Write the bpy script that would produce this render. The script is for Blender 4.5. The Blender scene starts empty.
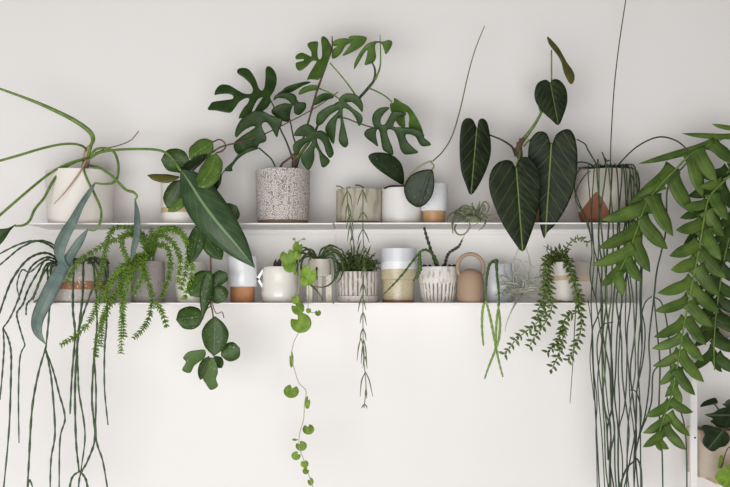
import bpy, bmesh, math, random
from mathutils import Vector, Matrix, geometry
R = random.Random(7)
COL = bpy.context.scene.collection
FP = 1033.0; CAM = 3.1; ZH = 1.30; HZ = 302.0      # focal length in px, camera distance to wall, eye height, horizon row

def P(px, py, y):
    d = CAM + y
    return Vector(((px - 365) * d / FP, y, ZH + (HZ - py) * d / FP))
def S(y): return (CAM + y) / FP
UP_TOP = ZH + 0.2215
LO_TOP = ZH - 0.002

# ------------------------------------------------------------------ materials
def lin(c):
    def f(v):
        v /= 255.0
        return v / 12.92 if v <= 0.04045 else ((v + 0.055) / 1.055) ** 2.4
    return (f(c[0]), f(c[1]), f(c[2]), 1)
class G:
    def __init__(s, name, rough=0.5, spec=0.5):
        s.m = bpy.data.materials.new(name); s.m.use_nodes = True
        s.t = s.m.node_tree; s.n = s.t.nodes; s.l = s.t.links
        s.b = s.n['Principled BSDF']
        s.b.inputs['Roughness'].default_value = rough
        s.b.inputs['Specular IOR Level'].default_value = spec
    def node(s, k, **kw):
        n = s.n.new(k)
        for a, v in kw.items(): setattr(n, a, v)
        return n
    def val(s, sock, v):
        if hasattr(v, 'is_output') or isinstance(v, bpy.types.NodeSocket): s.l.new(v, sock)
        else: sock.default_value = v
    def math(s, op, a, b=0.0, c=None, clamp=False):
        n = s.node('ShaderNodeMath', operation=op, use_clamp=clamp)
        s.val(n.inputs[0], a); s.val(n.inputs[1], b)
        if c is not None: s.val(n.inputs[2], c)
        return n.outputs[0]
    def mix(s, f, a, b):
        n = s.node('ShaderNodeMix', data_type='RGBA')
        s.val(n.inputs[0], f); s.val(n.inputs[6], a); s.val(n.inputs[7], b)
        return n.outputs[2]
    def co(s, w='Object'): return s.node('ShaderNodeTexCoord').outputs[w]
    def noise(s, scale, detail=3, vec=None, rough=0.5):
        n = s.node('ShaderNodeTexNoise'); n.inputs['Scale'].default_value = scale
        n.inputs['Detail'].default_value = detail; n.inputs['Roughness'].default_value = rough
        s.l.new(vec or s.co(), n.inputs['Vector']); return n.outputs['Fac']
    def ramp(s, f, a, b):
        n = s.node('ShaderNodeMapRange'); s.val(n.inputs['Value'], f)
        n.inputs['From Min'].default_value = a; n.inputs['From Max'].default_value = b
        n.interpolation_type = 'SMOOTHSTEP'; return n.outputs[0]
    def sep(s, vec=None):
        n = s.node('ShaderNodeSeparateXYZ'); s.l.new(vec or s.co(), n.inputs[0]); return n.outputs
    def bump(s, h, strength=0.3, dist=0.001):
        n = s.node('ShaderNodeBump'); n.inputs['Strength'].default_value = strength
        n.inputs['Distance'].default_value = dist; s.l.new(h, n.inputs['Height'])
        s.l.new(n.outputs[0], s.b.inputs['Normal'])
    def out(s, c):
        s.val(s.b.inputs['Base Color'], c); return s.m

def leaf_mat(name, c1, c2, vein=None, vs=0.0, rough=0.42, nv=7, slant=0.25, w=0.06, scale=35, speck=0.0):
    g = G(name, rough + .06, 0.22)
    warm = lambda c: (c[0] * .93, c[1] * .86, c[2] * .54)
    c1, c2 = warm(c1), warm(c2)
    base = g.mix(g.ramp(g.noise(scale, 4), 0.3, 0.7), lin(c1), lin(c2))
    oi = g.node('ShaderNodeObjectInfo')
    h = g.node('ShaderNodeHueSaturation')
    g.l.new(g.math('MULTIPLY_ADD', oi.outputs['Random'], 0.4, 0.8), h.inputs['Value'])
    h.inputs['Saturation'].default_value = .9
    g.l.new(base, h.inputs['Color']); base = h.outputs[0]
    if vein:
        u, v, _ = g.sep(g.co('UV'))
        au = g.math('ABSOLUTE', u)
        mid = g.math('SUBTRACT', 1.0, g.ramp(au, w * 0.5, w))
        fr = g.math('FRACT', g.math('SUBTRACT', g.math('MULTIPLY', v, nv), g.math('MULTIPLY', au, slant * nv)))
        d = g.math('ABSOLUTE', g.math('SUBTRACT', fr, 0.5))
        side = g.math('MULTIPLY', g.math('SUBTRACT', 1.0, g.ramp(d, 0.015, 0.05)), 0.28)
        base = g.mix(g.math('MULTIPLY', g.math('MAXIMUM', mid, side), vs), base, lin(vein))
        g.bump(g.math('MAXIMUM', mid, side), 0.4, 0.0006)
    if speck:
        base = g.mix(g.math('MULTIPLY', g.ramp(g.noise(180, 1), 0.68, 0.74), speck), base, lin((200, 215, 180)))
    return g.out(base)
def plain(name, c, rough=0.6, c2=None, scale=60, bump=0.0, spec=0.5):
    g = G(name, rough, spec)
    if c2:
        n = g.noise(scale, 4)
        if bump: g.bump(n, bump)
        return g.out(g.mix(g.ramp(n, 0.3, 0.7), lin(c), lin(c2)))
    return g.out(lin(c))
def banded(name, bands, rough=0.4, wav=0.0, speck=None, sp_scale=300, bump=0.0, mott=0.0, sp_top=9.0):
    """bands: [(z_top, colour)] from the base upwards, z in metres above the shelf"""
    g = G(name, rough)
    z = g.sep()[2]
    if wav: z = g.math('ADD', z, g.math('MULTIPLY', g.math('SUBTRACT', g.noise(28, 2), 0.5), wav))
    col = lin(bands[0][1])
    for i in range(1, len(bands)):
        col = g.mix(g.ramp(z, bands[i-1][0] - 0.0006, bands[i-1][0] + 0.0006), col, lin(bands[i][1]))
    if mott:
        col = g.mix(g.math('MULTIPLY', g.ramp(g.noise(30, 5), 0.4, 0.75), mott), col, lin((150, 138, 125)))
    if speck:
        col = g.mix(g.math('MULTIPLY', g.math('MULTIPLY', g.ramp(g.noise(sp_scale, 1), 0.62, 0.7), 0.75), g.math('LESS_THAN', z, sp_top)), col, lin(speck))
    if bump: g.bump(g.noise(200, 3), bump)
    return g.out(col)

WALL = plain('painted_wall', (236, 233, 231), 0.9, (235, 232, 230), 6)
FLOOR = plain('pale_floor', (214, 212, 208), 0.6, (206, 204, 200), 4)
STEEL = plain('white_powder_coated_steel', (237, 234, 231), 0.5)
SOIL = plain('soil', (50, 40, 32), 0.95, (28, 22, 18), 200, 1.0)
BARK = plain('brown_stem', (112, 86, 66), 0.8, (78, 58, 44), 150, 0.8)
ROOT = plain('pink_root', (176, 146, 124), 0.8)
GSTEM = plain('green_stem', (112, 138, 60), 0.5, (84, 110, 42), 60)
DSTEM = plain('dark_green_stem', (52, 66, 38), 0.55, (34, 46, 28), 90)
PALESTEM = plain('pale_stem', (170, 160, 125), 0.6)
TILL = plain('air_plant_green', (128, 134, 104), 0.7, (92, 102, 76), 80)
TILLP = plain('air_plant_silver', (196, 196, 184), 0.8, (164, 166, 152), 80)
MON = leaf_mat('swiss_leaf', (52, 88, 38), (34, 66, 28), (92, 128, 64), 0.0, 0.38)
MONL = leaf_mat('swiss_leaf_young', (84, 124, 40), (62, 102, 34), None, 0, 0.4)
HOY = leaf_mat('hoya_leaf', (62, 98, 46), (44, 78, 36), (110, 140, 80), 0.3, 0.35, 5, 0.4, 0.05, 40, 0.3)
HOYB = leaf_mat('hoya_leaf_bright', (92, 134, 48), (72, 114, 40), (130, 160, 90), 0.3, 0.35, 5, 0.4, 0.05, 40, 0.3)
HOYD = leaf_mat('hoya_leaf_dark', (36, 58, 32), (24, 44, 26), (80, 100, 66), 0.0, 0.35, 5, 0.4, 0.04, 40, 0.15)
BIGL = leaf_mat('long_strap_leaf', (64, 96, 90), (42, 74, 62), (128, 158, 110), 0.7, 0.3, 9, 0.3, 0.09, 18)
BLUE = leaf_mat('blue_green_leaf', (112, 140, 206), (86, 114, 176), (70, 96, 80), 0.4, 0.45, 1, 0, 0.12, 30)
VELV = leaf_mat('velvet_leaf', (34, 50, 28), (18, 32, 15), (120, 140, 70), 0.75, 0.5, 5, 0.8, 0.018, 25)
OLIVE = leaf_mat('olive_leaf', (98, 100, 46), (72, 78, 36), None, 0, 0.4)
FERN = leaf_mat('fern_leaf', (90, 126, 54), (60, 96, 38), (130, 156, 80), 0.2, 0.42, 6, 0.2, 0.07, 22)
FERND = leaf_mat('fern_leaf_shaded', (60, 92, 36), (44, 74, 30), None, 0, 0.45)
RHIP = plain('dark_trailing_stem', (66, 92, 48), 0.5, (32, 50, 28), 120)
RHIP2 = plain('olive_trailing_stem', (56, 74, 42), 0.5, (32, 46, 28), 60)
RHIP4 = plain('mistletoe_green', (100, 114, 70), 0.5, (66, 82, 46), 60)
RHIP3 = plain('green_trailing_stem', (86, 108, 62), 0.5, (52, 72, 42), 60)
TASS = leaf_mat('tassel_green', (128, 176, 56), (84, 132, 34), None, 0, 0.45, scale=90)
BUSH = leaf_mat('bush_green', (92, 118, 74), (52, 76, 44), None, 0, 0.5, scale=90)
ROUND = leaf_mat('round_leaf', (132, 178, 48), (98, 146, 42), (160, 196, 90), 0.25, 0.45, 5, 0.3, 0.05, 60)
WAXP = leaf_mat('small_wax_leaf', (112, 142, 78), (52, 84, 40), None, 0, 0.35, scale=120)
SPID = plain('grassy_leaf', (92, 110, 64), 0.5, (56, 74, 42), 90)
CACT = plain('flat_cactus_stem', (84, 112, 48), 0.55, (52, 78, 34), 120)
CACTL = plain('flat_cactus_stem_young', (132, 160, 66), 0.55, (96, 132, 50), 90)
CACTD = plain('dark_cactus_stem', (56, 68, 40), 0.6, (24, 30, 22), 150, 0.6)
FIDD = leaf_mat('deep_green_leaf', (38, 58, 44), (24, 40, 30), (90, 110, 84), 0.5, 0.45, 4, 0.3, 0.07, 40)

# ------------------------------------------------------------------ objects
ORG = {}
def thing(name, label, cat, loc, group=None):
    o = bpy.data.objects.new(name, None); o.empty_display_size = 0.02
    o.location = loc; COL.objects.link(o); ORG[o.name] = Vector(loc)
    o['label'] = label; o['category'] = cat
    if group: o['group'] = group
    return o
def emit(name, verts, faces, m, parent=None, uv=None, smooth=True, thick=0.0, label=None, sub=0):
    """link ONE mesh object; verts are in world space"""
    org = ORG[parent.name] if parent else Vector((0, 0, 0))
    me = bpy.data.meshes.new(name)
    me.from_pydata([Vector(v) - org for v in verts], [], faces)
    me.materials.append(m)
    for p in me.polygons: p.use_smooth = smooth
    if uv:
        lay = me.uv_layers.new(name='UVMap')
        for lp in me.loops: lay.data[lp.index].uv = uv[lp.vertex_index]
    bm = bmesh.new(); bm.from_mesh(me)
    if not thick: bmesh.ops.recalc_face_normals(bm, faces=bm.faces)
    bm.to_mesh(me); bm.free(); me.update()
    o = bpy.data.objects.new(name, me); COL.objects.link(o)
    ORG[o.name] = org
    if parent: o.parent = parent
    if thick:
        md = o.modifiers.new('thickness', 'SOLIDIFY'); md.thickness = thick; md.offset = 0
    if label: o['label'] = label
    return o
class MB:
    def __init__(s): s.v = []; s.f = []; s.u = []
    def add(s, v, f, u=None):
        k = len(s.v); s.v += [Vector(a) for a in v]; s.f += [tuple(i + k for i in q) for q in f]
        s.u += u if u else [(0, 0)] * len(v)
        return s
    def build(s, name, m, parent=None, **kw): return emit(name, s.v, s.f, m, parent, uv=s.u, **kw)

def cr(pts, n=6):
    """Catmull-Rom through points (vectors or tuples of any size)"""
    if len(pts) < 3:
        a, b = pts[0], pts[-1]
        return [tuple(a[k] + (b[k] - a[k]) * i / n for k in range(len(a))) for i in range(n + 1)]
    q = [tuple(2 * pts[0][k] - pts[1][k] for k in range(len(pts[0])))] + [tuple(p) for p in pts]
    q.append(tuple(2 * pts[-1][k] - pts[-2][k] for k in range(len(pts[0]))))
    out = []
    for i in range(1, len(q) - 2):
        for j in range(n):
            t = j / n; o = []
            for k in range(len(q[0])):
                a, b, c, d = q[i-1][k], q[i][k], q[i+1][k], q[i+2][k]
                o.append(0.5 * (2*b + (c-a)*t + (2*a-5*b+4*c-d)*t*t + (3*b-a-3*c+d)*t**3))
            out.append(tuple(o))
    out.append(tuple(pts[-1])); return out
def path(pts, y0, y1=None, ys=None):
    """picture-traced points -> world points whose depth runs from y0 to y1"""
    n = len(pts); out = []
    for i, p in enumerate(pts):
        t = i / max(1, n - 1)
        if len(p) > 2: y = p[2]
        elif ys: y = ys[min(i, len(ys) - 1)]
        else: y = y0 if y1 is None else y0 + (y1 - y0) * t
        out.append(P(p[0], p[1], y))
    return out
def interp(vals, t):
    x = t * (len(vals) - 1); i = min(int(x), len(vals) - 2) if len(vals) > 1 else 0
    return vals[0] if len(vals) == 1 else vals[i] + (vals[i+1] - vals[i]) * (x - i)
def tube_geo(w, rad, n=6, seg=6, knob=0.0, kf=0):
    c = [Vector(p) for p in cr(w, n)]
    if not isinstance(rad, (list, tuple)): rad = [rad]
    v, f = [], []
    T = (c[1] - c[0]).normalized()
    A = Vector((0, -1, 0)) if abs(T.y) < 0.9 else Vector((1, 0, 0))
    N = (A - T * A.dot(T)).normalized()
    for i, p in enumerate(c):
        T = (c[min(i+1, len(c)-1)] - c[max(i-1, 0)])
        T = T.normalized() if T.length > 1e-9 else Vector((0, 0, 1))
        N = (N - T * N.dot(T)).normalized(); B = T.cross(N)
        r = interp(rad, i / (len(c) - 1))
        if knob: r *= 1 + knob * math.sin(i * kf)
        for k in range(seg):
            a = 2 * math.pi * k / seg
            v.append(p + (N * math.cos(a) + B * math.sin(a)) * r)
    for i in range(len(c) - 1):
        for k in range(seg):
            a = i * seg + k; b = i * seg + (k + 1) % seg
            f.append((a, b, b + seg, a + seg))
    f.append(tuple(range(seg))[::-1]); f.append(tuple(range(len(v) - seg, len(v))))
    return v, f
def tube(name, w, rad, m, parent, **kw):
    lab = kw.pop('label', None)
    v, f = tube_geo(w, rad, **kw); return emit(name, v, f, m, parent, label=lab)
def strip_geo(w, hw, roll=0.0, fold=0.15, n=6, cols=5, wave=0.0, N0=Vector((0, -1, 0))):
    """leaf blade along world path w; hw = half widths in metres along it"""
    c = [Vector(p) for p in cr(w, n)]; v, f, u = [], [], []
    L = len(c)
    ph = R.uniform(0, 6)
    Np = N0
    for i, p in enumerate(c):
        T = (c[min(i+1, L-1)] - c[max(i-1, 0)]).normalized()
        N = N0 - T * N0.dot(T)
        N = (N if N.length > 0.25 else Np - T * Np.dot(T)).normalized(); Np = N
        B = T.cross(N)
        q = Matrix.Rotation(roll if not callable(roll) else roll(i / (L-1)), 3, T); N = q @ N; B = q @ B
        h = max(interp(hw, i / (L - 1)), 0.00008)
        for k in range(cols):
            s = -1 + 2 * k / (cols - 1)
            off = -fold * abs(s) ** 1.4 * h + wave * h * s * math.sin(i * 0.9 + ph)
            v.append(p + B * s * h - N * off * -1.0 * 1.0)
            u.append((s, i / (L - 1)))
    for i in range(L - 1):
        for k in range(cols - 1):
            a = i * cols + k; f.append((a, a + 1, a + 1 + cols, a + cols))
    return v, f, u
def sm(prof, n=4): return [max(0, p[0]) for p in cr([(a,) for a in prof], n)]
OVATE = [0.0, 0.55, 0.85, 1.0, 0.97, 0.82, 0.55, 0.0]
ROUNDP = [0.0, 0.66, 0.91, 1.0, 1.0, 0.93, 0.7, 0.0]
LANCE = [0.25, 0.75, 1.0, 0.98, 0.85, 0.6, 0.3, 0.0]
def leaf(name, a, b, hwpx, y0, m, parent, y1=None, prof=OVATE, bend=0.0, roll=None, fold=0.18, bulge=0.0, wave=0.04, thick=0.0008, label=None):
    """a, b = base and tip in picture px; bend = sideways px; bulge = metres the middle comes towards the viewer"""
    if y1 is None: y1 = y0 + R.uniform(-0.012, 0.012)
    A, B = P(a[0], a[1], y0), P(b[0], b[1], y1)
    D = B - A; side = Vector((D.z, 0, -D.x)).normalized()
    s = S(y0)
    w = [A.lerp(B, t) + side * bend * s * 4 * t * (1 - t) + Vector((0, -1, 0)) * bulge * 4 * t * (1 - t) for t in (0, .25, .5, .75, 1)]
    if roll is None: roll = R.uniform(-0.35, 0.35)
    h = [x * hwpx * s / max(0.5, math.cos(roll)) for x in sm(prof)]
    v, f, u = strip_geo(w, h, roll, fold, n=4, wave=wave)
    return emit(name, v, f, m, parent, uv=u, thick=thick, label=label)

def inside(p, poly):
    c = False; n = len(poly); j = n - 1
    for i in range(n):
        a, b = poly[i], poly[j]
        if (a[1] > p[1]) != (b[1] > p[1]) and p[0] < (b[0]-a[0])*(p[1]-a[1])/(b[1]-a[1]) + a[0]: c = not c
        j = i
    return c
def dseg(p, a, b):
    dx, dy = b[0]-a[0], b[1]-a[1]; L = dx*dx + dy*dy
    t = 0 if L == 0 else max(0, min(1, ((p[0]-a[0])*dx + (p[1]-a[1])*dy) / L))
    return math.hypot(p[0]-a[0]-dx*t, p[1]-a[1]-dy*t)
def blade(name, pts, y, m, parent, tf=(0, 0, 1), hole=None, axis=None, tilt=(0, 0), dome=0.3, step=1.6, smooth=3, thick=0.0009, curl=0.0, label=None):
    """lobed or heart-shaped leaf traced in px; gets real size, curvature and thickness at depth y"""
    tr = lambda q: [(tf[0] + a / tf[2], tf[1] + b / tf[2]) for a, b in q]
    pts = tr(pts)
    def closed(q):
        qq = cr([q[-1]] + q + [q[0], q[1]], smooth)
        return qq[smooth:smooth * (len(q) + 1)]
    o = closed(pts); loops = [o]
    if hole: loops.append(closed(tr(hole)))
    vs, es = [], []
    for lp in loops:
        k = len(vs); vs += [Vector(p) for p in lp]
        es += [(k + i, k + (i + 1) % len(lp)) for i in range(len(lp))]
    x0, x1 = min(p[0] for p in o), max(p[0] for p in o); y0_, y1_ = min(p[1] for p in o), max(p[1] for p in o)
    def dist(p): return min(dseg(p, lp[i-1], lp[i]) for lp in loops for i in range(len(lp)))
    yy = y0_; row = 0
    while yy < y1_:
        xx = x0 + (row % 2) * step / 2
        while xx < x1:
            p = (xx, yy)
            if inside(p, o) and not (hole and inside(p, loops[1])) and dist(p) > step * 0.45: vs.append(Vector(p))
            xx += step
        yy += step * 0.87; row += 1
    V, E, F = geometry.delaunay_2d_cdt(vs, es, [], 2 if hole else 1, 1e-5)[:3]
    cx, cy = (x0 + x1) / 2, (y0_ + y1_) / 2; s = S(y); out, uv = [], []
    if axis:
        ax = tr(axis); A, B = Vector(ax[0]), Vector(ax[1]); D = (B - A); AL = D.length; D.normalize(); wd = max(x1-x0, y1_-y0_) / 2
    for p in V:
        d = min(dist(p), 6.0)
        dz = dome * (1 - math.exp(-d / 2.5)) * 2.5 * s
        dd = y + tilt[0] * (p[0] - cx) * s + tilt[1] * (p[1] - cy) * s - dz
        dd += curl * s * ((p[1] - cy) ** 2) / max(6, (y1_ - y0_))
        u = (0, 0)
        if axis:
            q = Vector(p) - A; along = q.dot(D); perp = q.x * D.y - q.y * D.x
            u = (perp / wd, along / AL)
            dd += s * 0.8 * math.exp(-(perp / 1.4) ** 2)
            dd += s * (0.35 if m == VELV else 0.06) * math.sin(along * 0.9 - abs(perp) * 0.7)
        out.append(P(p[0], p[1], dd)); uv.append(u)
    return emit(name, out, [tuple(f) for f in F], m, parent, uv=uv, thick=thick, label=label)

def lathe(name, prof, cx, cy, m, parent=None, seg=56, dr=None, thick=0.004, label=None, floor_t=0.006, smooth=True):
    """prof: [(r,z)] outside wall from the bottom up, world z; gives an open vessel with an inner wall"""
    pr = list(prof); inner = [(max(r - thick, 0.001), max(z, prof[0][1] + floor_t)) for r, z in reversed(pr)]
    full = [(0.0005, prof[0][1])] + pr + [(inner[0][0] + thick * 0.5, inner[0][1] + thick * 0.25)] + inner + [(0.0005, prof[0][1] + floor_t)]
    v, f = [], []
    nout = len(pr)
    for j, (r, z) in enumerate(full):
        for k in range(seg):
            a = 2 * math.pi * k / seg
            rr = r + (dr(a, z) if dr and 1 <= j <= nout else 0)
            v.append(Vector((cx + rr * math.cos(a), cy + rr * math.sin(a), z)))
    for j in range(len(full) - 1):
        for k in range(seg):
            a = j * seg + k; b = j * seg + (k + 1) % seg
            f.append((a, b, b + seg, a + seg))
    f.append(tuple(range(seg))[::-1]); f.append(tuple(range(len(v) - seg, len(v))))
    o = emit(name, v, f, m, parent, label=label, smooth=smooth)
    if smooth:
        md = o.modifiers.new('edge', 'EDGE_SPLIT'); md.split_angle = math.radians(40)
    return o
def box(name, x0, x1, y0, y1, z0, z1, m, parent=None, bev=0.0, label=None):
    v = [(x, y, z) for x in (x0, x1) for y in (y0, y1) for z in (z0, z1)]
    f = [(0, 1, 3, 2), (4, 6, 7, 5), (0, 4, 5, 1), (2, 3, 7, 6), (0, 2, 6, 4), (1, 5, 7, 3)]
    o = emit(name, v, f, m, parent, smooth=False, label=label)
    if bev:
        md = o.modifiers.new('bevel', 'BEVEL'); md.width = bev; md.segments = 2
    return o
def pot(root, cx, prof, m, y=-0.115, shelf=None, name='pot', dr=None, seg=56, dens=5, thick=0.004, soil=True, label=None, z_off=0.0, smooth=True):
    """prof: [(half width px, row px)] from the bottom up"""
    s = S(y); c = P(cx, HZ, y); zb = shelf + z_off
    q = [(hw * s, ZH + (HZ - py) * (CAM + y - hw * s) / FP) for hw, py in prof]   # the rim seen is its front edge
    q[0] = (q[0][0], zb)
    qq = []
    for (r0, z0), (r1, z1) in zip(q, q[1:]):
        n = dens if dr else 1
        for i in range(n): qq.append((r0 + (r1-r0)*i/n, z0 + (z1-z0)*i/n))
    qq.append(q[-1])
    o = lathe(name, qq, c.x, y, m, root, seg, dr, thick, label, smooth=smooth)
    if soil:
        r, z = q[-1]; r -= thick * 1.2
        v = [Vector((c.x, y, z - 0.004))] + [Vector((c.x + r*math.cos(a*math.pi/12), y + r*math.sin(a*math.pi/12), z - 0.007)) for a in range(24)]
        emit('soil', v, [(0, i+1, (i+1) % 24 + 1) for i in range(24)], SOIL, root)
    return o
def base_at(cx, y, z): return (P(cx, HZ, y).x, y, z)

# ------------------------------------------------------------------ the setting
def struct(o): o['kind'] = 'structure'; return o
struct(box('wall_back', -3.4, 3.4, 0.0, 0.12, 0.0, 2.9, WALL))
struct(box('floor', -3.4, 3.4, -5.2, 0.12, -0.1, 0.0, FLOOR))
# shelves: thin folded steel, two lengths side by side
def shelf(label, x0, x1, zt, plate, lip):
    X0, X1 = P(x0, 0, -0.22).x, P(x1, 0, -0.22).x
    t = thing('wall_shelf', label, 'shelf', ((X0 + X1) / 2, -0.002, zt))
    box('shelf_board', X0, X1, -0.22, -0.0035, zt - 0.004, zt, STEEL, t, 0.0008)
    if plate: box('back_plate', X0, X1, -0.0035, 0.0, zt - 0.004, zt + plate, STEEL, t, 0.0008)
    return t
LSH = 0.0
shelf('upper white steel wall shelf, left length under the big white cylinder pot', 26, 332.8, UP_TOP - 0.001, 0.03, 0)
shelf('upper white steel wall shelf, right length under the velvety heart leaves', 334.1, 650, UP_TOP, 0.03, 0)
shelf('lower white steel wall shelf, left length with its back plate', 8, 332.8, LO_TOP, 0.205, 0)
shelf('lower white steel wall shelf, right length with its back plate', 334.1, 656, LO_TOP, 0.205, 0)

# ================================================================== UPPER SHELF
YP = -0.115
# ---- U1 white cylinder pot, long petioles and blue-green strap leaves
t = thing('potted_strap_leaf_plant', 'sprawling long-stalked plant with hanging blue-green leaves in tall white cylinder pot', 'potted plant', base_at(80, YP, UP_TOP))
pot(t, 80, [(30, 223), (32, 215), (32.5, 200), (33, 185), (33.2, 168)], banded('matt_white_clay', [(1, (228, 222, 215))], 0.7, bump=0.15), shelf=UP_TOP)
px = lambda v: v * S(-0.2)
YC = -0.12
tube('crown', path([(84, 172), (86, 162), (87, 152), (90, 146)], -0.13, -0.16), [px(3.5), px(3.8), px(3), px(2)], ROOT, t)
def pet(pts, r, y0, y1, ys=None, m=GSTEM): return tube('petiole', path(pts, y0, y1, ys), [px(a) for a in r] if isinstance(r, list) else px(r), m, t, seg=8)
pet([(88,157),(91,146),(93,138),(88,130),(72,119),(45,106),(20,96),(-8,86)], [1.6,1.6,2.4,2.4,2.2,1.8,1.3,1.1], -0.15, -0.25)
pet([(87,152),(84,147),(75,144),(60,144.5),(40,149),(20,155),(-8,163)], 1.25, -0.15, -0.3)
pet([(88,158),(70,163),(52,172),(35,185),(15,202),(-8,222)], 1.3, -0.15, -0.3)
pet([(86,159),(75,162),(62,170),(52,183),(44,198),(35,209),(30,220),(24,225),(15,226)], [1.4,1.4,1.5,1.5,1.3,1.4,1.3,1.2,1], -0.15, -0.3)
pet([(90,158),(100,152.5),(115,150),(135,149),(158,150),(170,156),(181,171)], 1.25, -0.15, -0.275)
pet([(90,157),(95,150),(103,148),(113,151),(118,162),(118,175),(114,182),(105,184),(95,183)], [1.3]*7+[1.1,1], -0.15, -0.26)
pet([(84,160),(84,170),(88,181),(95,195),(101,210),(100,223),(95,230),(88,230)], [1.3]*6+[1,.9], -0.15, -0.27, [-0.13,-0.22,-0.235,-0.24,-0.25,-0.26,-0.26,-0.26])
pet([(88,165),(100,168),(112,176),(125,189),(133,192),(137,196),(135,200)], [1.4]*5+[1.1,1], -0.2, -0.25, [-0.13,-0.21,-0.235,-0.24,-0.25,-0.25,-0.25])
tube('aerial_root', path([(95,153),(108,148),(120,145),(131,140),(139,131)], -0.14, -0.1), px(.5), BARK, t)
tube('aerial_root', path([(86,160),(80,172),(66,191),(54,204)], -0.2, -0.24), [px(1), px(.8), px(.4)], ROOT, t)
def strap(pts, hw, ys, m, roll=0.2, fold=0.3, label=None):
    w = path(pts, ys[0], ys[-1], None if len(ys) < 3 else ys)
    v, f, u = strip_geo(w, [px(a) for a in sm(hw)], roll, fold, n=6, cols=7)
    return emit('leaf', v, f, m, t, uv=u, thick=0.0009, label=label)
strap([(95,183),(89,192),(80,206),(72,221),(63,236),(58,249),(61,261),(71,270)], [.8,2.5,3.6,5.2,7,7.4,4.5,0], [-.26,-.27,-.28,-.29,-.28,-.27], BLUE, lambda a: .15 + .4*a, label='matt blue-green leaf')
strap([(88,229),(80,241),(70,256),(57,277),(46,298),(37,318),(37,332),(46,345)], [.6,3.6,4.4,6.8,7.4,6.6,5,0], [-.26,-.262,-.264,-.266,-.268,-.27,-.27,-.265], BLUE, lambda a: -.5 + .9*a)
strap([(135,199),(136.5,215),(136,235),(133,250),(131,262)], [.5,3.2,4,3,0], [-.25,-.27], BLUE, 0.4)
blade('leaf', [(16,224),(8,228),(-6,230),(-18,238),(-16,258),(-2,247),(5,239),(10,231)], -0.3, MON, t, axis=[(16,225),(-16,258)], tilt=(.3,.2))
# the long broad leaf in the middle
strap([(181,170),(190,183),(202,202),(217,222),(234,242),(255,268)], [1.5,11,16.5,18.5,18,15.5,10.5,0], [-.275,-.29,-.3,-.305,-.3,-.285], BIGL, lambda a: .25 - .5*a, 0.25, label='long broad glossy green leaf with pale midrib')

# ---- U2 hoya in small banded cup
t = thing('potted_hoya', 'round-leaved hoya trailing below the lower shelf from small white pot with tan band', 'potted plant', base_at(180, YP, UP_TOP))
pot(t, 180, [(19, 223), (19, 213), (18.6, 207), (18.8, 195), (19, 181)], banded('white_glaze_tan_band', [(.034, (232,228,222)), (.049, (205,178,140)), (1, (226,223,218))], 0.5), shelf=UP_TOP)
def hl(a, b, hw, y, m, **kw): return leaf('leaf', a, b, hw, y, m, t, **kw)
YH = -0.23
tube('stem', path([(186,185),(192,172),(204,160),(213,152),(222,146.5),(240,142),(262,135),(285,124),(315,108),(338,92)], 0, 0, [-.12,-.19,-.22,-.22,-.21,-.2,-.19,-.18,-.17,-.16]), [px(1.1), px(.9), px(.7), px(.5)], BARK, t)
tube('stem', path([(213,142),(219,139.5),(224,142),(225.5,147),(222,151),(216,153)], -0.225), px(.8), BARK, t)
tube('stem', path([(192,178),(199,195),(206,225),(210,250),(211,280),(210,300),(213,315),(212,335),(213,356)], -.2, 0, [-.13,-.22,-.24,-.245,-.245,-.245,-.25,-.26,-.25]), [px(1), px(.9), px(.6)], BARK, t)
tube('stem', path([(211,306),(207,309),(203,317)], -0.25), px(.6), BARK, t)
tube('stem', path([(211,300),(216,313),(222,312),(224,318)], -0.25), px(.5), BARK, t)
hl((213,141),(189,158),10.5,YH,HOYB,roll=.2,prof=ROUNDP)
hl((190,161),(161,160),11.5,YH,HOY,roll=-.2,prof=ROUNDP,bend=0)
hl((207,154),(178,173),5.5,-.25,HOYD,roll=.5)
hl((216,153),(198,187),11,-.315,HOYB,roll=.2,prof=ROUNDP,bend=-3, y1=-.325)
hl((180,177),(147,175),4.6,-.25,OLIVE,roll=.4,bend=-2)
hl((184,180),(167,208),10,-.24,HOY,roll=-.2,prof=ROUNDP)
hl((187,195),(168,212),6.5,-.23,HOYB,roll=.3)
hl((213,158),(217,190),6.5,-.22,HOYD,roll=.3)
hl((221,222),(237,206),10,-.24,HOY,roll=.2,prof=ROUNDP)
hl((200,222),(190,264),9,-.25,HOY,roll=.3)
hl((203,232),(222,260),9,-.25,HOY,roll=-.3)
hl((210,271),(190,296),11.5,-.25,HOY,prof=ROUNDP,roll=.2)
hl((210,271),(202,320),6.5,-.265,HOY,roll=-.3,prof=LANCE, label='long narrow striated leaf')
hl((212,283),(227,273),7,-.25,HOY,prof=ROUNDP)
hl((213,287),(224,302),9.5,-.24,HOY,prof=ROUNDP,roll=.1)
hl((204,317),(176,320),11.5,-.25,HOY,prof=ROUNDP,roll=.2,bend=1)
hl((215,316),(214,356),13.8,-.285,HOY,prof=OVATE,roll=.12)
hl((221,356),(240,348),9.5,-.26,HOY,prof=ROUNDP)
blade('leaf', [(205,350),(197,350),(188,352),(183,358),(186,362),(182,370),(190,373),(194,366),(199,362),(205,357)], -.26, HOY, t, tilt=(.3,.2))
hl((209,356),(200,380),6.8,-.25,HOY)
hl((214,356),(222,368),5.5,-.245,HOY)
blade('leaf', [(211,357),(216,362),(218,372),(216,379),(218,386),(211,390),(206,384),(203,378),(206,370),(208,362)], -.285, HOY, t, tilt=(-.2,.2))

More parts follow.
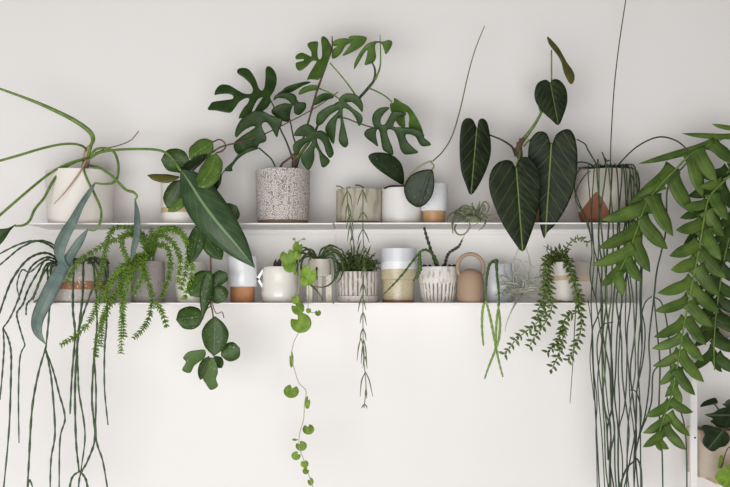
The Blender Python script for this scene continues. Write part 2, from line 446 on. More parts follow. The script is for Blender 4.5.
# ---- U3 split-leaf plant in dotted pot
def dots():
    g = G('dotted_clay', 0.7)
    n = g.node('ShaderNodeTexVoronoi', feature='DISTANCE_TO_EDGE'); n.inputs['Scale'].default_value = 235; n.inputs['Randomness'].default_value = .75
    g.l.new(g.co(), n.inputs['Vector'])
    m = g.ramp(n.outputs['Distance'], 0.04, 0.16)
    m = g.math('MAXIMUM', m, g.math('MULTIPLY', g.ramp(g.noise(22, 2), 0.6, 0.8), .5))
    z = g.sep()[2]
    c = g.mix(m, lin((112, 98, 90)), lin((224, 217, 213)))
    c = g.mix(g.ramp(g.math('ADD', z, g.math('MULTIPLY', g.noise(60, 2), 0.004)), 0.0125, 0.0145), lin((128, 108, 88)), c)
    g.bump(m, 0.5, 0.001); return g.out(c)
t = thing('potted_split_leaf_plant', 'tall split-leaf climber in large pale dotted pot with bare brown base', 'potted plant', base_at(283, YP, UP_TOP))
pot(t, 283, [(24.8, 223), (25, 219.5), (26, 219), (26.6, 200), (27, 180), (27.3, 167.5)], dots(), shelf=UP_TOP, thick=0.005)
A_ = (200, 60, 6.09); B_ = (200, 110, 6.956); C_ = (285, 30, 6.09); D_ = (280, 85, 5.725); E_ = (345, 90, 6.956); F_ = (280, 30, 3.04); H_ = (200, 30, 4.058)
def st(pts, r, y0, y1=None, m=GSTEM, name='petiole', **kw): return tube(name, path(pts, y0, y1), [px(a) for a in r] if isinstance(r, list) else px(r), m, t, **kw)
st([(293,171),(294.5,160),(300,147),(306,130),(313,105),(318,88),(328,60),(332,48),(332,36)], [2.6,2.4,1.6,1.2,1.2,1.3,1.1,.9,.6], -.115, -.17, BARK, 'stem', knob=.12, kf=1.7)
st([(279,172),(282,164),(287,160),(293,155),(300,146)], [1.2,1.2,1.3,1.2], -.115, -.13, BARK, 'stem')
st([(295,168),(300,155),(312,138),(318,125),(324,115),(338,103),(356,100),(362,95),(369,87),(374,80),(375,70),(372,62)], [2.4,1.9,1.4,1.3,1.3,1.3,1.5,1.5,1.6,1.4,1.1,.8], -.115, -.19, DSTEM, 'stem')
st([(375,80),(380,67),(380.5,50),(380,35)], [1.3,1,.7,.4], -.19)
st([(277,171),(272,160),(266,154),(259,148)], .8, -.115, -.2, DSTEM)
st([(293,160),(287,143),(280,128),(276,112),(270,99)], [1.2,1,.8,.8], -.12, -.18, DSTEM)
st([(330,63),(343,78),(352,90),(357,98)], [.7,.8,1], -.19, -.17)
st([(318,88),(330,93),(339,99),(342,105)], .8, -.16, -.2)
st([(369,88),(378,92),(385,96),(392,102)], [1,.8,.7], -.18, -.15)
st([(334,118),(345,118),(358,123),(374,128)], .8, -.14, -.2, BARK)
st([(294,160),(305,148),(312,135),(315,130)], [1.1,.8], -.12, -.22)
st([(298,152),(293,135),(290,120),(286,112)], [1,.7], -.12, -.19, DSTEM)
def ml(pts, tf, y, m=MON, **kw): return blade('leaf', pts, y, m, t, tf=tf, **kw)
ml([(428,225),(450,190),(466,140),(464,90),(440,50),(415,38),(400,55),(398,110),(392,165),(375,188),(355,165),(335,110),(300,60),(265,48),(232,55),(228,80),(270,110),(305,145),(322,180),(310,205),(270,205),(230,185),(180,155),(130,150),(100,175),(88,212),(120,208),(170,206),(200,217),(198,237),(150,245),(80,255),(60,275),(48,303),(100,308),(180,322),(210,295),(240,255),(280,232),(300,238),(290,265),(260,300),(235,355),(270,348),(305,332),(330,280),(352,240),(380,228),(368,250),(342,290),(325,328),(360,318),(400,300),(430,260)], A_, -.18, tilt=(.25,-.2))
ml([(480,30),(440,8),(380,5),(330,28),(290,60),(258,110),(243,160),(250,190),(272,175),(310,140),(360,115),(385,117),(355,142),(300,175),(240,225),(235,262),(248,292),(268,308),(300,290),(355,272),(400,262),(414,235),(455,220),(462,185),(440,140),(430,105),(445,85),(470,90),(500,130),(535,190),(550,140),(575,72),(540,50)], B_, -.2, hole=[(305,258),(310,215),(345,178),(360,190),(356,232),(335,240)], tilt=(-.2,.35))
ml([(405,262),(350,262),(300,286),(262,312),(225,360),(180,400),(172,415),(180,425),(225,425),(224,398),(262,345),(320,302),(400,272)], B_, -.215, tilt=(.3,.3), dome=.2)
st([(227,169),(223.5,172),(221.5,176)], [.8,.3], -.215, m=DSTEM)
ml([(135,305),(150,265),(180,215),(192,190),(165,190),(140,215),(110,240),(85,248),(68,228),(68,200),(110,188),(112,178),(80,180),(65,175),(68,155),(100,138),(135,150),(160,162),(158,130),(137,95),(150,75),(200,72),(198,120),(200,165),(212,180),(225,160),(225,110),(220,60),(230,38),(255,50),(270,75),(282,100),(275,150),(265,190),(240,250),(210,300),(180,302),(150,300)], C_, -.2, MONL, tilt=(-.3,-.2))
ml([(285,168),(290,120),(318,101),(290,95),(288,76),(320,55),(375,50),(415,64),(385,46),(420,33),(495,42),(485,80),(440,118),(352,158),(378,116),(402,82),(370,95),(340,145),(305,172)], C_, -.18, MONL, tilt=(.2,.5), dome=.25)
ml([(420,240),(425,195),(450,145),(475,110),(500,85),(545,68),(595,70),(630,60),(652,70),(648,100),(615,148),(602,115),(588,84),(556,80),(548,110),(555,160),(545,190),(520,205),(485,212),(495,170),(503,125),(490,130),(465,170),(445,205)], C_, -.2, MONL, tilt=(.1,.5))
ml([(85,395),(110,360),(150,338),(190,335),(205,362),(150,372)], C_, -.19, MONL, tilt=(.2,.6))
ml([(-20,385),(0,350),(60,328),(130,313),(155,320),(100,342),(40,368)], C_, -.17, tilt=(.3,.6))
ml([(175,455),(190,410),(235,385),(280,390),(296,412),(240,430),(200,452)], C_, -.17, tilt=(.2,.5))
ml([(80,290),(100,250),(150,222),(190,238),(205,262),(235,260),(268,280),(285,320),(308,390),(285,418),(262,385),(252,345),(232,315),(212,308),(220,345),(245,390),(285,430),(268,462),(240,470),(228,425),(222,388),(206,360),(197,370),(195,430),(165,487),(128,450),(120,415),(140,385),(168,350),(182,322),(150,334),(118,368),(95,402),(76,375),(76,340),(110,312),(150,300),(135,292)], D_, -.24, tilt=(.2,.35))
ml([(110,272),(118,250),(150,230),(176,222),(182,205),(202,192),(235,198),(252,225),(250,250),(238,236),(218,219),(198,216),(222,238),(247,257),(251,275),(240,292),(230,268),(213,246),(193,238),(191,262),(200,305),(208,345),(195,357),(178,335),(184,290),(182,264),(172,278),(168,320),(162,347),(145,320),(137,300),(150,275),(170,255),(178,243),(150,260),(128,286),(112,290)], F_, -.22, tilt=(-.1,.4), step=1.5)
ml([(290,335),(302,312),(340,297),(368,298),(348,280),(315,276),(298,287),(306,265),(345,253),(385,262),(398,290),(428,295),(428,320),(402,345),(382,335),(380,304),(368,330),(362,368),(345,372),(318,358)], H_, -.18, tilt=(.2,.4))
ml([(312,262),(345,240),(400,218),(442,210),(400,236),(360,256)], H_, -.16, tilt=(.2,.5), dome=.15)
ml([(400,262),(415,235),(460,222),(478,238),(440,250)], H_, -.17, MONL, tilt=(.2,.5), dome=.15)
ml([(205,265),(190,220),(195,170),(230,130),(280,118),(310,125),(275,160),(250,200),(250,235),(275,240),(300,200),(330,150),(380,145),(425,165),(410,180),(370,195),(345,225),(340,255),(400,258),(460,262),(520,280),(550,310),(552,332),(590,365),(595,385),(540,392),(515,370),(490,325),(440,306),(420,320),(440,365),(480,405),(510,435),(450,448),(410,445),(385,410),(370,350),(345,290),(310,273),(292,290),(310,350),(330,400),(335,450),(290,435),(262,410),(250,350),(240,290),(226,272),(216,300),(220,340),(230,393),(190,365),(150,335),(133,305),(150,275),(190,262)], E_, -.22, tilt=(-.15,.4))
ml([(315,95),(340,88),(345,55),(400,90),(440,112),(480,160),(520,230),(545,310),(500,292),(445,262),(448,190),(428,152),(416,190),(418,260),(380,250),(345,200),(318,140)], E_, -.17, MONL, tilt=(-.5,.1), dome=.15)

# ---- U4 faceted stoneware pot with mistletoe cactus
def slab():
    g = G('mottled_stoneware', 0.75)
    z = g.sep()[2]
    w = g.node('ShaderNodeTexWave'); w.inputs['Scale'].default_value = 9; w.inputs['Distortion'].default_value = 6; g.l.new(g.co(), w.inputs['Vector'])
    c = g.mix(g.math('MULTIPLY', g.ramp(w.outputs['Fac'], .65, .95), .45), lin((182, 174, 156)), lin((120, 108, 90)))
    c = g.mix(g.math('MULTIPLY', g.ramp(g.noise(25, 4), .45, .7), .5), c, lin((205, 200, 192)))
    c = g.mix(g.ramp(z, .0085, .0095), lin((122, 88, 58)), c)
    c = g.mix(g.ramp(z, .1055, .107), c, lin((118, 84, 56)))
    return g.out(c)
t = thing('potted_mistletoe_cactus', 'thin mistletoe cactus trailing from faceted mottled stoneware pot between the dotted pot and white cylinder', 'potted plant', base_at(359, YP, UP_TOP))
pot(t, 359, [(22.6, 223), (22.8, 205), (22.6, 188)], slab(), shelf=UP_TOP, seg=48)
def lam(cx, cy, sp, ln, y):
    m = MB()
    for s in (-1, 1):
        v, f = tube_geo(path([(cx, cy), (cx + s*sp*.6, cy + ln*.4), (cx + s*sp*R.uniform(.8, 1.2), cy + ln*R.uniform(.85, 1.15))], y), [px(.4), px(.7), px(.25)], n=3, seg=5); m.add(v, f)
    return m
def mistle(pts, nodes, ys):
    s_ = tube('trailing_stem', path(pts, 0, 0, ys), px(.45), RHIP4, t)
    m = MB()
    for (x, y, sp, ln) in nodes: m2 = lam(x, y, sp, ln, -0.245); m.add(m2.v, m2.f)
    m.build('twigs', RHIP4, s_)
mistle([(352,189),(347.5,187),(347,192),(348,208),(350,222),(352,240)], [(347.5,191,5,14),(348,203,3,18),(350,214,3.5,16),(350.5,225,3,15),(352,236,2,9)], [-.12,-.2,-.235,-.24,-.24])
mistle([(366,189),(363,187),(363,192),(363,230),(364,268),(363,300),(363,330),(363.5,356),(365,372),(366,388),(364,408)],
       [(362.5,190,4.5,15),(363,212,5,10),(363,229,6,16),(364,246,4,15),(364,266,3,14),(363,283,3,12),(362,296,3.5,15),(363,312,3,12),(363,328,3.5,14),(361,338,4,22),(364,340,3,25),(365,356,2,12),(365.5,372,6.5,22),(366,388,.8,12),(364.5,404,3,5)], [-.12,-.2,-.235,-.245])
tube('dry_twig', path([(344,189),(340,186.5),(336,186)], -.15), px(.6), BARK, t); tube('dry_twig', path([(366,189),(360,185.5),(355,185)], -.15), px(.7), BARK, t)

# ---- U5 white cylinder, waxy leaves with long tendril
t = thing('potted_wax_plant', 'two big dark oval leaves and a long whip tendril in white glazed cylinder pot', 'potted plant', base_at(401.5, YP, UP_TOP))
pot(t, 401.5, [(20, 223), (20.3, 215), (20, 200), (19.8, 187)], banded('white_gloss_glaze', [(.009, (218,206,190)), (1, (226,223,220))], 0.22, wav=.004), shelf=UP_TOP)
tube('mulch', path([(384,188.5),(390,186.2),(398,186),(404,186.5)], -.16), px(1.1), SOIL, t)
Q_ = (360, 130, 3.479)
blade('leaf', [(150,190),(154,165),(145,120),(120,92),(90,80),(55,78),(30,88),(35,108),(60,135),(95,160),(130,182)], -.15, HOYD, t, tf=Q_, axis=[(150,190),(28,90)], tilt=(.3,.3))
blade('leaf', [(250,138),(220,139),(185,152),(160,178),(153,210),(165,245),(188,264),(207,269),(232,255),(252,225),(259,190),(257,158)], -.25, HOYD, t, tf=Q_, axis=[(245,140),(205,268)], tilt=(-.2,.2))
tube('stem', path([(402,192),(404,184),(409,176),(417,168),(428,162),(433,161)], -.12, -.22), px(.8), PALESTEM, t)
tube('stem', path([(431,162),(434,166),(431,171)], -.22, -.245), px(.9), PALESTEM, t)
tube('stem', path([(400,186),(393,186)], -.16), px(.6), DSTEM, t)
tube('tendril', path([(433,161),(443,151),(452,136),(460,110),(468,75),(475,50),(484.5,26)], -.22, -.1), [px(.75), px(.65), px(.45)], plain('olive_tendril', (104,100,68), .6), t)

# ---- U6 herringbone beaker with wood base
def herr():
    g = G('white_herringbone', 0.6)
    x, _, z = g.sep()
    zz = g.math('ADD', g.math('MULTIPLY', g.math('PINGPONG', g.math('ADD', x, 1.0), 0.011), 1.4), z)
    h = g.math('SINE', g.math('MULTIPLY', zz, 620.0))
    g.bump(h, 0.5, 0.0012); return g.out(lin((226, 226, 230)))
WOOD = plain('warm_wood', (194, 154, 112), 0.6, (178, 136, 96), 40)
t = thing('beaker', 'white herringbone beaker with warm tan base beside the white cylinder pot', 'beaker', base_at(434, -.145, UP_TOP))
YB = -.145
s = S(YB); zf = ZH + (HZ - 211.5) * s; X = P(434, 0, YB).x
lathe('base', [(.0295, UP_TOP), (.031, UP_TOP+.003), (.0318, zf)], X, YB, WOOD, t, thick=.02, label='warm tan lower part')
lathe('cup', [(.0335, zf), (.0372, zf+.001), (.0378, zf+.02), (.0384, zf+.05), (.0388, zf + 27*s)], X, YB, herr(), t, thick=.003)

# ---- U7 green air plant
t = thing('air_plant', 'curly grey-green air plant lying on upper shelf edge beside the herringbone beaker', 'air plant', base_at(468, -.15, UP_TOP))
K_ = (440, 195, 8.85)
def ap(pts, hw, y, m, tf=None, w=None):
    q = pts if tf is None else [(tf[0]+a/tf[2], tf[1]+b/tf[2]) for a, b in pts]
    v, f, u = strip_geo(path(q, y[0], y[1]), [px(a) for a in hw], R.uniform(-.5, .5), .5, n=6, cols=4)
    return emit('leaf', v, f, m, t, uv=u, thick=.0006)
YA = (-.2, -.245)
for pts, hw in [([(230,200),(180,185),(140,205),(112,250),(115,340)], [1.2,1.4,1.2,1.1,.5]),
                ([(250,210),(190,190),(150,250),(132,300),(155,342),(200,350),(245,318),(265,265),(250,225)], [1,1,.9,.9,.8,.6,.3]),
                ([(210,215),(150,170),(110,160),(75,190),(60,240)], [1.2,1.1,.9,.3]),
                ([(240,215),(160,190),(120,200),(100,240)], [1.5,1.3,.4]),
                ([(300,200),(250,130),(200,115),(155,135)], [1.2,1,.3]),
                ([(300,195),(250,105),(200,100),(155,130)], [1.1,.9,.3]),
                ([(270,200),(320,150),(345,90),(350,55)], [1.3,1,.3]),
                ([(280,200),(310,150),(285,90),(288,65)], [1.1,.8,.2]),
                ([(340,195),(355,120),(395,60),(430,90),(425,140),(390,185),(350,200)], [1,.8,.7,.5,.2]),
                ([(330,200),(375,140),(380,80),(400,120),(385,150)], [.8,.6,.3]),
                ([(310,205),(380,195),(430,180),(482,170)], [1,.7,.2]),
                ([(320,215),(400,220),(390,270),(342,316)], [1,.8,.2]),
                ([(340,215),(250,185),(210,210),(180,230)], [1.5,1.2,.4]),
                ([(360,225),(290,180),(230,190)], [1.5,1.2,.4]),
                ([(350,235),(280,220),(220,235)], [1.5,1.2,.4])]:
    ap(pts, hw, YA, TILL, K_)
for i in range(10):
    a = R.uniform(0, math.pi); l = R.uniform(9, 16); e = (471 + l*math.cos(a)*1.2, 218 - l*math.sin(a)*.8)
    ap([(R.uniform(464, 476), 219), ((470+e[0])/2 + R.uniform(-5,5), (216+e[1])/2 - 3), e, (e[0] + R.uniform(-4,4), e[1] + R.uniform(0,6))], [1.3, 1.1, .7, .25], YA, TILL)
emit('heart', *tube_geo(path([(464,221),(468,219),(476,219.5),(481,221.5)], -.215), [px(1.5), px(4), px(4.2), px(1.5)], seg=8), TILL, t)

# ---- U8 velvet heart-leaf climber
t = thing('potted_velvet_heart_leaf_plant', 'climber with large dark velvety heart leaves and pale veins hanging over small tan pot', 'potted plant', base_at(525, YP, UP_TOP))
pot(t, 525, [(15, 223), (16, 210), (17, 196), (17.5, 184)], plain('tan_clay', (176,140,108), .7, (160,124,92), 40), shelf=UP_TOP)
tube('stem', path([(524,190),(521,170),(520,155),(520,145),(527,135),(535,124),(541,113),(543,108)], 0, 0, [-.115,-.12,-.13,-.15,-.16,-.17,-.17,-.17]), [px(3), px(3), px(3.2), px(2.2), px(1.6), px(1.4), px(1)], GSTEM, t)
tube('root_clump', path([(519,158),(518,150),(521,141),(525,139)], -.165), [px(2), px(3.4), px(3), px(1.5)], BARK, t, knob=.25, kf=2.1)
tube('petiole', path([(516,156),(512,147),(502,140),(490,135),(478,129)], -.15, -.2), [px(1.5), px(1), px(.7)], DSTEM, t)
tube('petiole', path([(520,150),(519,158),(516,168)], -.17, -.25), px(1.1), GSTEM, t)
tube('petiole', path([(524,146),(530,140),(540,138),(551,144)], -.15, -.2), px(1), GSTEM, t)
tube('petiole', path([(542,112),(546,98),(551,88),(551.5,70),(551.5,50)], -.17, -.2), [px(1.2), px(.9), px(.8)], GSTEM, t)
tube('petiole', path([(541,113),(539,106),(538,79)][:2], -.17), px(1), GSTEM, t)
g1 = blade('leaf', [(467,118),(462,123),(460,135),(459.5,150),(461,170),(466,185),(471,195),(480,183),(488,165),(491,150),(490,135),(487,122),(482,118.5),(478.5,121),(477,128),(473,120)], -.21, VELV, t, axis=[(477,126),(471,194)], tilt=(.3,.15), step=2)
Q8 = (470, 120, 3.479)
blade('leaf', [(160,168),(148,146),(125,139),(92,152),(69,190),(67,240),(85,300),(115,365),(150,420),(183,458),(205,415),(230,340),(244,260),(243,190),(222,142),(192,128),(170,140)], -.27, VELV, t, tf=Q8, axis=[(161,165),(183,457)], tilt=(.12,.1), step=2.2)
blade('leaf', [(283,87),(268,48),(238,40),(212,65),(202,110),(205,160),(225,220),(238,290),(242,350),(248,385),(258,412),(268,392),(300,360),(340,295),(365,225),(374,150),(370,80),(355,40),(332,32),(300,50)], -.22, VELV, t, tf=Q8, axis=[(283,85),(262,408)], tilt=(-.2,.12), step=2.2)
Q7 = (450, 20, 3.479)
blade('leaf', [(348,217),(335,208),(312,214),(297,235),(295,275),(318,315),(350,345),(377,366),(395,330),(408,285),(404,240),(382,210),(360,206)], -.2, VELV, t, tf=Q7, axis=[(348,215),(377,365)], tilt=(.2,.2), step=1.8)
blade('leaf', [(338,58),(345,85),(372,120),(388,150),(397,185),(418,223),(432,210),(430,182),(405,145),(380,100),(352,68)], -.2, OLIVE, t, tf=Q7, tilt=(.7,0), step=1.6, label='narrow folded young olive leaf')

# ---- U9 long thread-stemmed plant in two-tone pot
def twotone():
    g = G('cream_and_terracotta', 0.65)
    x, y, z = g.sep()
    d = g.math('SUBTRACT', g.math('SUBTRACT', 0.09, z), g.math('MULTIPLY', g.math('POWER', g.math('ABSOLUTE', g.math('ADD', x, 0.048)), 1.25), 3.6))
    c = g.mix(g.ramp(d, 0.0, 0.002), lin((190, 183, 172)), lin((136, 82, 58)))
    c = g.mix(g.ramp(z, .009, .010), lin((120, 70, 46)), c)
    return g.out(c)
t = thing('potted_thread_stem_plant', 'many dark thread-like stems falling below frame from rounded cream and terracotta pot', 'potted plant', base_at(607, YP, UP_TOP))
pot(t, 607, [(24, 223), (27, 215), (30, 203), (32, 188), (31.5, 175), (30.5, 168)], twotone(), shelf=UP_TOP, dens=3)
def ts(pts, ys=None, r=.85, m=RHIP2):
    return tube('trailing_stem', path(pts, -.12, -.255, ys), [px(r*.8), px(r), px(r), px(r*.9)], m, t, seg=6)
over = lambda x0, x1: [(x0, 172, -.13), (x0*.6+x1*.4, 165.5, -.17), (x1, 171, -.225)]
# traced: hanging stems (x at about y 230, 300, 370, 430, 500)
H = [(594, 588, [593, 591, 594, 596, 598]), (597, 594, [592, 603, 598, 602, 606]), (601, 599, [599, 596, 604, 611, 612]),
     (604, 597, [602, 607, 603, 610, 608]), (608, 612, [609, 606, 612, 608, 616]), (611, 617, [619, 613, 611, 614, 610]),
     (614, 622, [617, 622, 616, 618, 620]), (617, 626, [628, 621, 619, 620, 621]), (617, 630, [624, 630, 627, 619, 620]),
     (618, 633, [634, 626, 629, 633, 634]), (620, 635, [630, 633, 636, 627, 630]), (613, 624, [626, 617, 622, 629, 626]),
     (606, 609, [613, 611, 606, 604, 610]), (619, 630, [632, 637, 631, 636, 640]), (621, 636, [638, 642, 639, 636, 634]),
     (603, 606, [598, 601, 609, 614, 618])]
def wob(q):
    o = [q[0]]
    for a, b in zip(q, q[1:]):
        o.append(((a[0]+b[0])/2 + R.uniform(-2.6, 2.6), (a[1]+b[1])/2 + R.uniform(-8, 8), a[2] + R.uniform(-.006, .006))); o.append(b)
    return o
for x0, x1, xs in H:
    y = -.235 - R.random() * .03
    ts(over(x0, x1) + wob([(x + R.uniform(-.8, .8), yy, y) for x, yy in zip(xs, (230, 300, 370, 430, 500))]), r=R.uniform(.6, .95), m=R.choice([RHIP2, RHIP2, RHIP2, RHIP3]))
ts([(600,170,-.13),(588,167,-.17),(579,170,-.2),(574,185,-.21),(580,205,-.225),(588,222,-.24),(592,250,-.24),(590,275,-.24),(596,300,-.24)], r=.7)
ts([(598,170,-.13),(586,174,-.2),(575,196,-.215),(584,215,-.23),(592,240,-.24)], r=.6)
ts([(618,169,-.13),(632,168,-.15),(638,175,-.17),(639,190,-.2),(633,205,-.225),(622,235,-.24),(618,262,-.24),(622,300,-.24)], r=.8)
ts([(616,168,-.13),(628,170,-.17),(636,186,-.215),(639,197,-.225),(642,225,-.24),(641,260,-.24),(640,300,-.24),(642,350,-.24)], r=.7)
# looped branches further down
ts([(604,300,-.245),(597,318,-.25),(592,335,-.25),(594,385,-.25),(597,440,-.25),(600,500,-.25)], r=.75)
ts([(613,322,-.26),(602,326,-.262),(597,345,-.262),(600,380,-.26),(606,420,-.26),(608,460,-.26)], r=.7)
ts([(640,305,-.245),(645,330,-.25),(643,360,-.25),(637,390,-.25),(636,425,-.25),(630,460,-.25),(622,498,-.25)], r=.75)
ts([(629,390,-.255),(636,392,-.257),(641,410,-.26),(640,430,-.26),(636,450,-.26)], r=.7)
ts([(633,462,-.25),(637,459,-.255),(641,470,-.26),(642,500,-.26)], r=1.0)
ts([(633,462,-.25),(627,468,-.255),(622,480,-.26),(618,500,-.26)], r=1.0)
ts([(588,300,-.24),(592,330,-.25),(590,360,-.25),(594,400,-.25)], r=.5)
# the tall whip, the arch over the fern, and the stems right of it
ts([(609,172,-.12),(610.5,160,-.12),(611,140,-.12),(614,90,-.12),(619,45,-.12),(627,-8,-.12)], r=.6)
ts([(616,170,-.13),(620,163,-.14),(634,149,-.18),(650,139.5,-.22),(664,137,-.26),(680,143,-.29),(690,156,-.29),(684,166,-.28),(674,177,-.27),(667,192,-.26),(666,230,-.26),(657,270,-.26),(654,297,-.26),(649,340,-.25),(650,370,-.25),(646,410,-.25),(638,440,-.25)], r=.85)
ts([(652,296,-.255),(645,303,-.25),(641,320,-.25),(638,360,-.25),(640,410,-.25),(641,500,-.25)], r=.75)
ts([(654,297,-.262),(661,302,-.265),(666,318,-.27),(670,350,-.27),(672,390,-.27),(681,412,-.27),(686,440,-.27),(687,500,-.27)], r=.8)
ts([(654,298,-.262),(657,330,-.265),(660,365,-.265),(659,410,-.265),(662,450,-.265),(663,500,-.265)], r=.8)
ts([(661,364,-.265),(653,374,-.26),(651,404,-.255),(640,434,-.25),(634,460,-.25)], r=.8)
for q in ([(600,170),(594,160),(588,150),(585,144),(577,139.5)], [(598,170),(590,164),(580,162),(572,165)], [(607,170),(605,160),(602,152)], [(600,171),(598,164),(598,159)], [(596,170),(588,168),(578,168)], [(610,160),(607,161),(605,158)]):
    ts([(a, b, -.13 - .01*i) for i, (a, b) in enumerate(q)], r=.75)
mf = MB()
for q in range(6):
    a = 594 + q * 5
    v, f = tube_geo(path([(a, 171), (a+3, 166.5), (a+9, 167.5), (a + 14, 172)], -.13 - .01 * (q % 3)), px(1.1)); mf.add(v, f)
mf.build('crown', RHIP2, t)

# ================================================================== LOWER SHELF
# ---- L1 knotted trailing cactus in speckled pot with brown band
t = thing('potted_trailing_cactus', 'dark knotted trailing cactus stems in speckled grey pot with terracotta band, lower shelf left end', 'potted plant', base_at(79, YP, LO_TOP))
pot(t, 79, [(27.5, 303), (28, 296), (28, 275), (28, 261)], banded('grey_speckled_terracotta_band', [(.003, (150,130,112)), (.0375, (196,188,182)), (.062, (164,116,86)), (1, (186,178,172))], .8, wav=.004, speck=(232,228,224), sp_scale=160, bump=.4), shelf=LO_TOP)
def kt(pts, ys=None, r=1.15, m=RHIP, n=9):
    return tube('trailing_stem', path(pts, -.2, -.25, ys), [px(r*.8), px(r), px(r), px(r*.75)], m, t, seg=6, n=n, knob=.22, kf=1.6)
kt([(62,264,-.13),(55,250,-.18),(45,243,-.22),(32,241,-.24),(15,246,-.25),(-6,257,-.26)])
kt([(64,264,-.12),(56,247,-.17),(40,240.5,-.2),(22,247,-.22),(8,258,-.23),(-6,270,-.24)], r=1.0)
kt([(62,263,-.14),(50,254,-.18),(38,254,-.22),(25,262,-.24),(12,280,-.25),(4,300,-.26),(-6,330,-.26)], r=1.3)
kt([(60,263,-.15),(48,257,-.19),(33,265,-.23),(25,280,-.24),(18,300,-.25),(10,318,-.25),(3,328,-.25)], r=1.1)
kt([(3,328,-.25),(8,338,-.25),(11,352,-.25),(11,375,-.25),(9,430,-.25),(3,495,-.25)], r=1.0)
kt([(3,328,-.25),(4,345,-.25),(3,365,-.25),(0,400,-.25)], r=.9)
kt([(60,264,-.15),(46,260,-.2),(38,272,-.23),(28,290,-.24),(23,304,-.25),(17,313,-.25),(19,325,-.25),(25,345,-.25)], r=1.1)
kt([(25,345,-.25),(20,358,-.25),(18.5,395,-.25),(19,443,-.25)], r=.8)
kt([(58,264,-.15),(47,264,-.21),(40,280,-.235),(33,297,-.24),(27,304,-.24),(26,315,-.25)], r=1.1)
kt([(58,264,-.15),(48,265,-.21),(48,282,-.235),(44,296,-.24),(34,302,-.24)], r=1.1)
kt([(60,265,-.15),(52,262,-.21),(43,275,-.235),(36,292,-.24),(33,300,-.24)], r=.9)
kt([(56,264,-.16),(50,270,-.22),(52,282,-.235),(46,296,-.24),(38,301,-.24)], r=.9)
kt([(60,262,-.16),(51,258,-.21),(42,262,-.23),(30,272,-.235),(22,270,-.24),(17,285,-.24),(20,300,-.245)], r=.8)
kt([(57,266,-.2),(52,262,-.22),(50,285,-.24),(49,315,-.245),(46,347,-.245)], r=1.1)
kt([(46,347,-.245),(38,375,-.25),(32,410,-.25),(29,460,-.25),(27,498,-.25)], r=1.1)
kt([(45,348,-.247),(49,365,-.25),(52,385,-.25),(55,432,-.25),(51,460,-.25),(50,498,-.25)], r=1.0)
kt([(45,348,-.244),(53,370,-.25),(59,393,-.25),(65,418,-.25),(60,440,-.25),(59,498,-.25)], r=.95)
kt([(28,487,-.25),(30,480,-.25),(34,492,-.25)], r=.8)
kt([(76,266,-.15),(74,262,-.22),(73,290,-.24),(73,311,-.25),(75,335,-.25),(72,375,-.25),(70,414,-.25)])
kt([(84,266,-.15),(83.5,262,-.22),(82.7,294,-.24),(79.5,324,-.25),(77,350,-.25),(75,390,-.255),(76,440,-.255),(79,471,-.255)], r=1.2)
kt([(77,340,-.25),(78,370,-.255),(79,392,-.255),(85,433,-.255),(81,471,-.255)], r=.9)
kt([(90,266,-.15),(92,262,-.22),(98,275,-.24),(92,290,-.245),(84,312,-.25),(79,330,-.25)], r=1.1)
kt([(98,266,-.15),(101,262,-.2),(105,270,-.22),(107,290,-.24),(106.5,325,-.25),(104.6,350,-.25),(104.6,389,-.25),(108,425,-.25)], r=1.0)
kt([(96,300,-.24),(97,325,-.245),(94,358,-.25),(92,400,-.25),(95,437,-.25),(88,460,-.25),(80,476,-.25),(78,498,-.25)], r=1.1)
kt([(94,350,-.255),(96,390,-.255),(96,437,-.25),(103,462,-.25),(109,498,-.25)], r=.95)
kt([(80,471,-.25),(72,478,-.25),(68,498,-.25)], r=1.1); kt([(80,471,-.252),(86,480,-.25),(89,498,-.25)], r=1.1)
kt([(80,268,-.15),(90,258,-.19),(100,259,-.2),(107,264,-.22),(108,278,-.235)], r=1.1)
kt([(58,268,-.15),(66,262,-.2),(78,259,-.2),(92,262,-.22),(95,285,-.235),(97,300,-.24)], r=1.1)
mf = MB()
for q in range(9):
    a = 55 + q * 5.5
    v, f = tube_geo(path([(a, 264), (a+2, 259.5), (a+7, 259), (a+10, 264)], -.19 + .02 * (q % 3)), px(1.2)); mf.add(v, f)
mf.build('crown', RHIP, t)

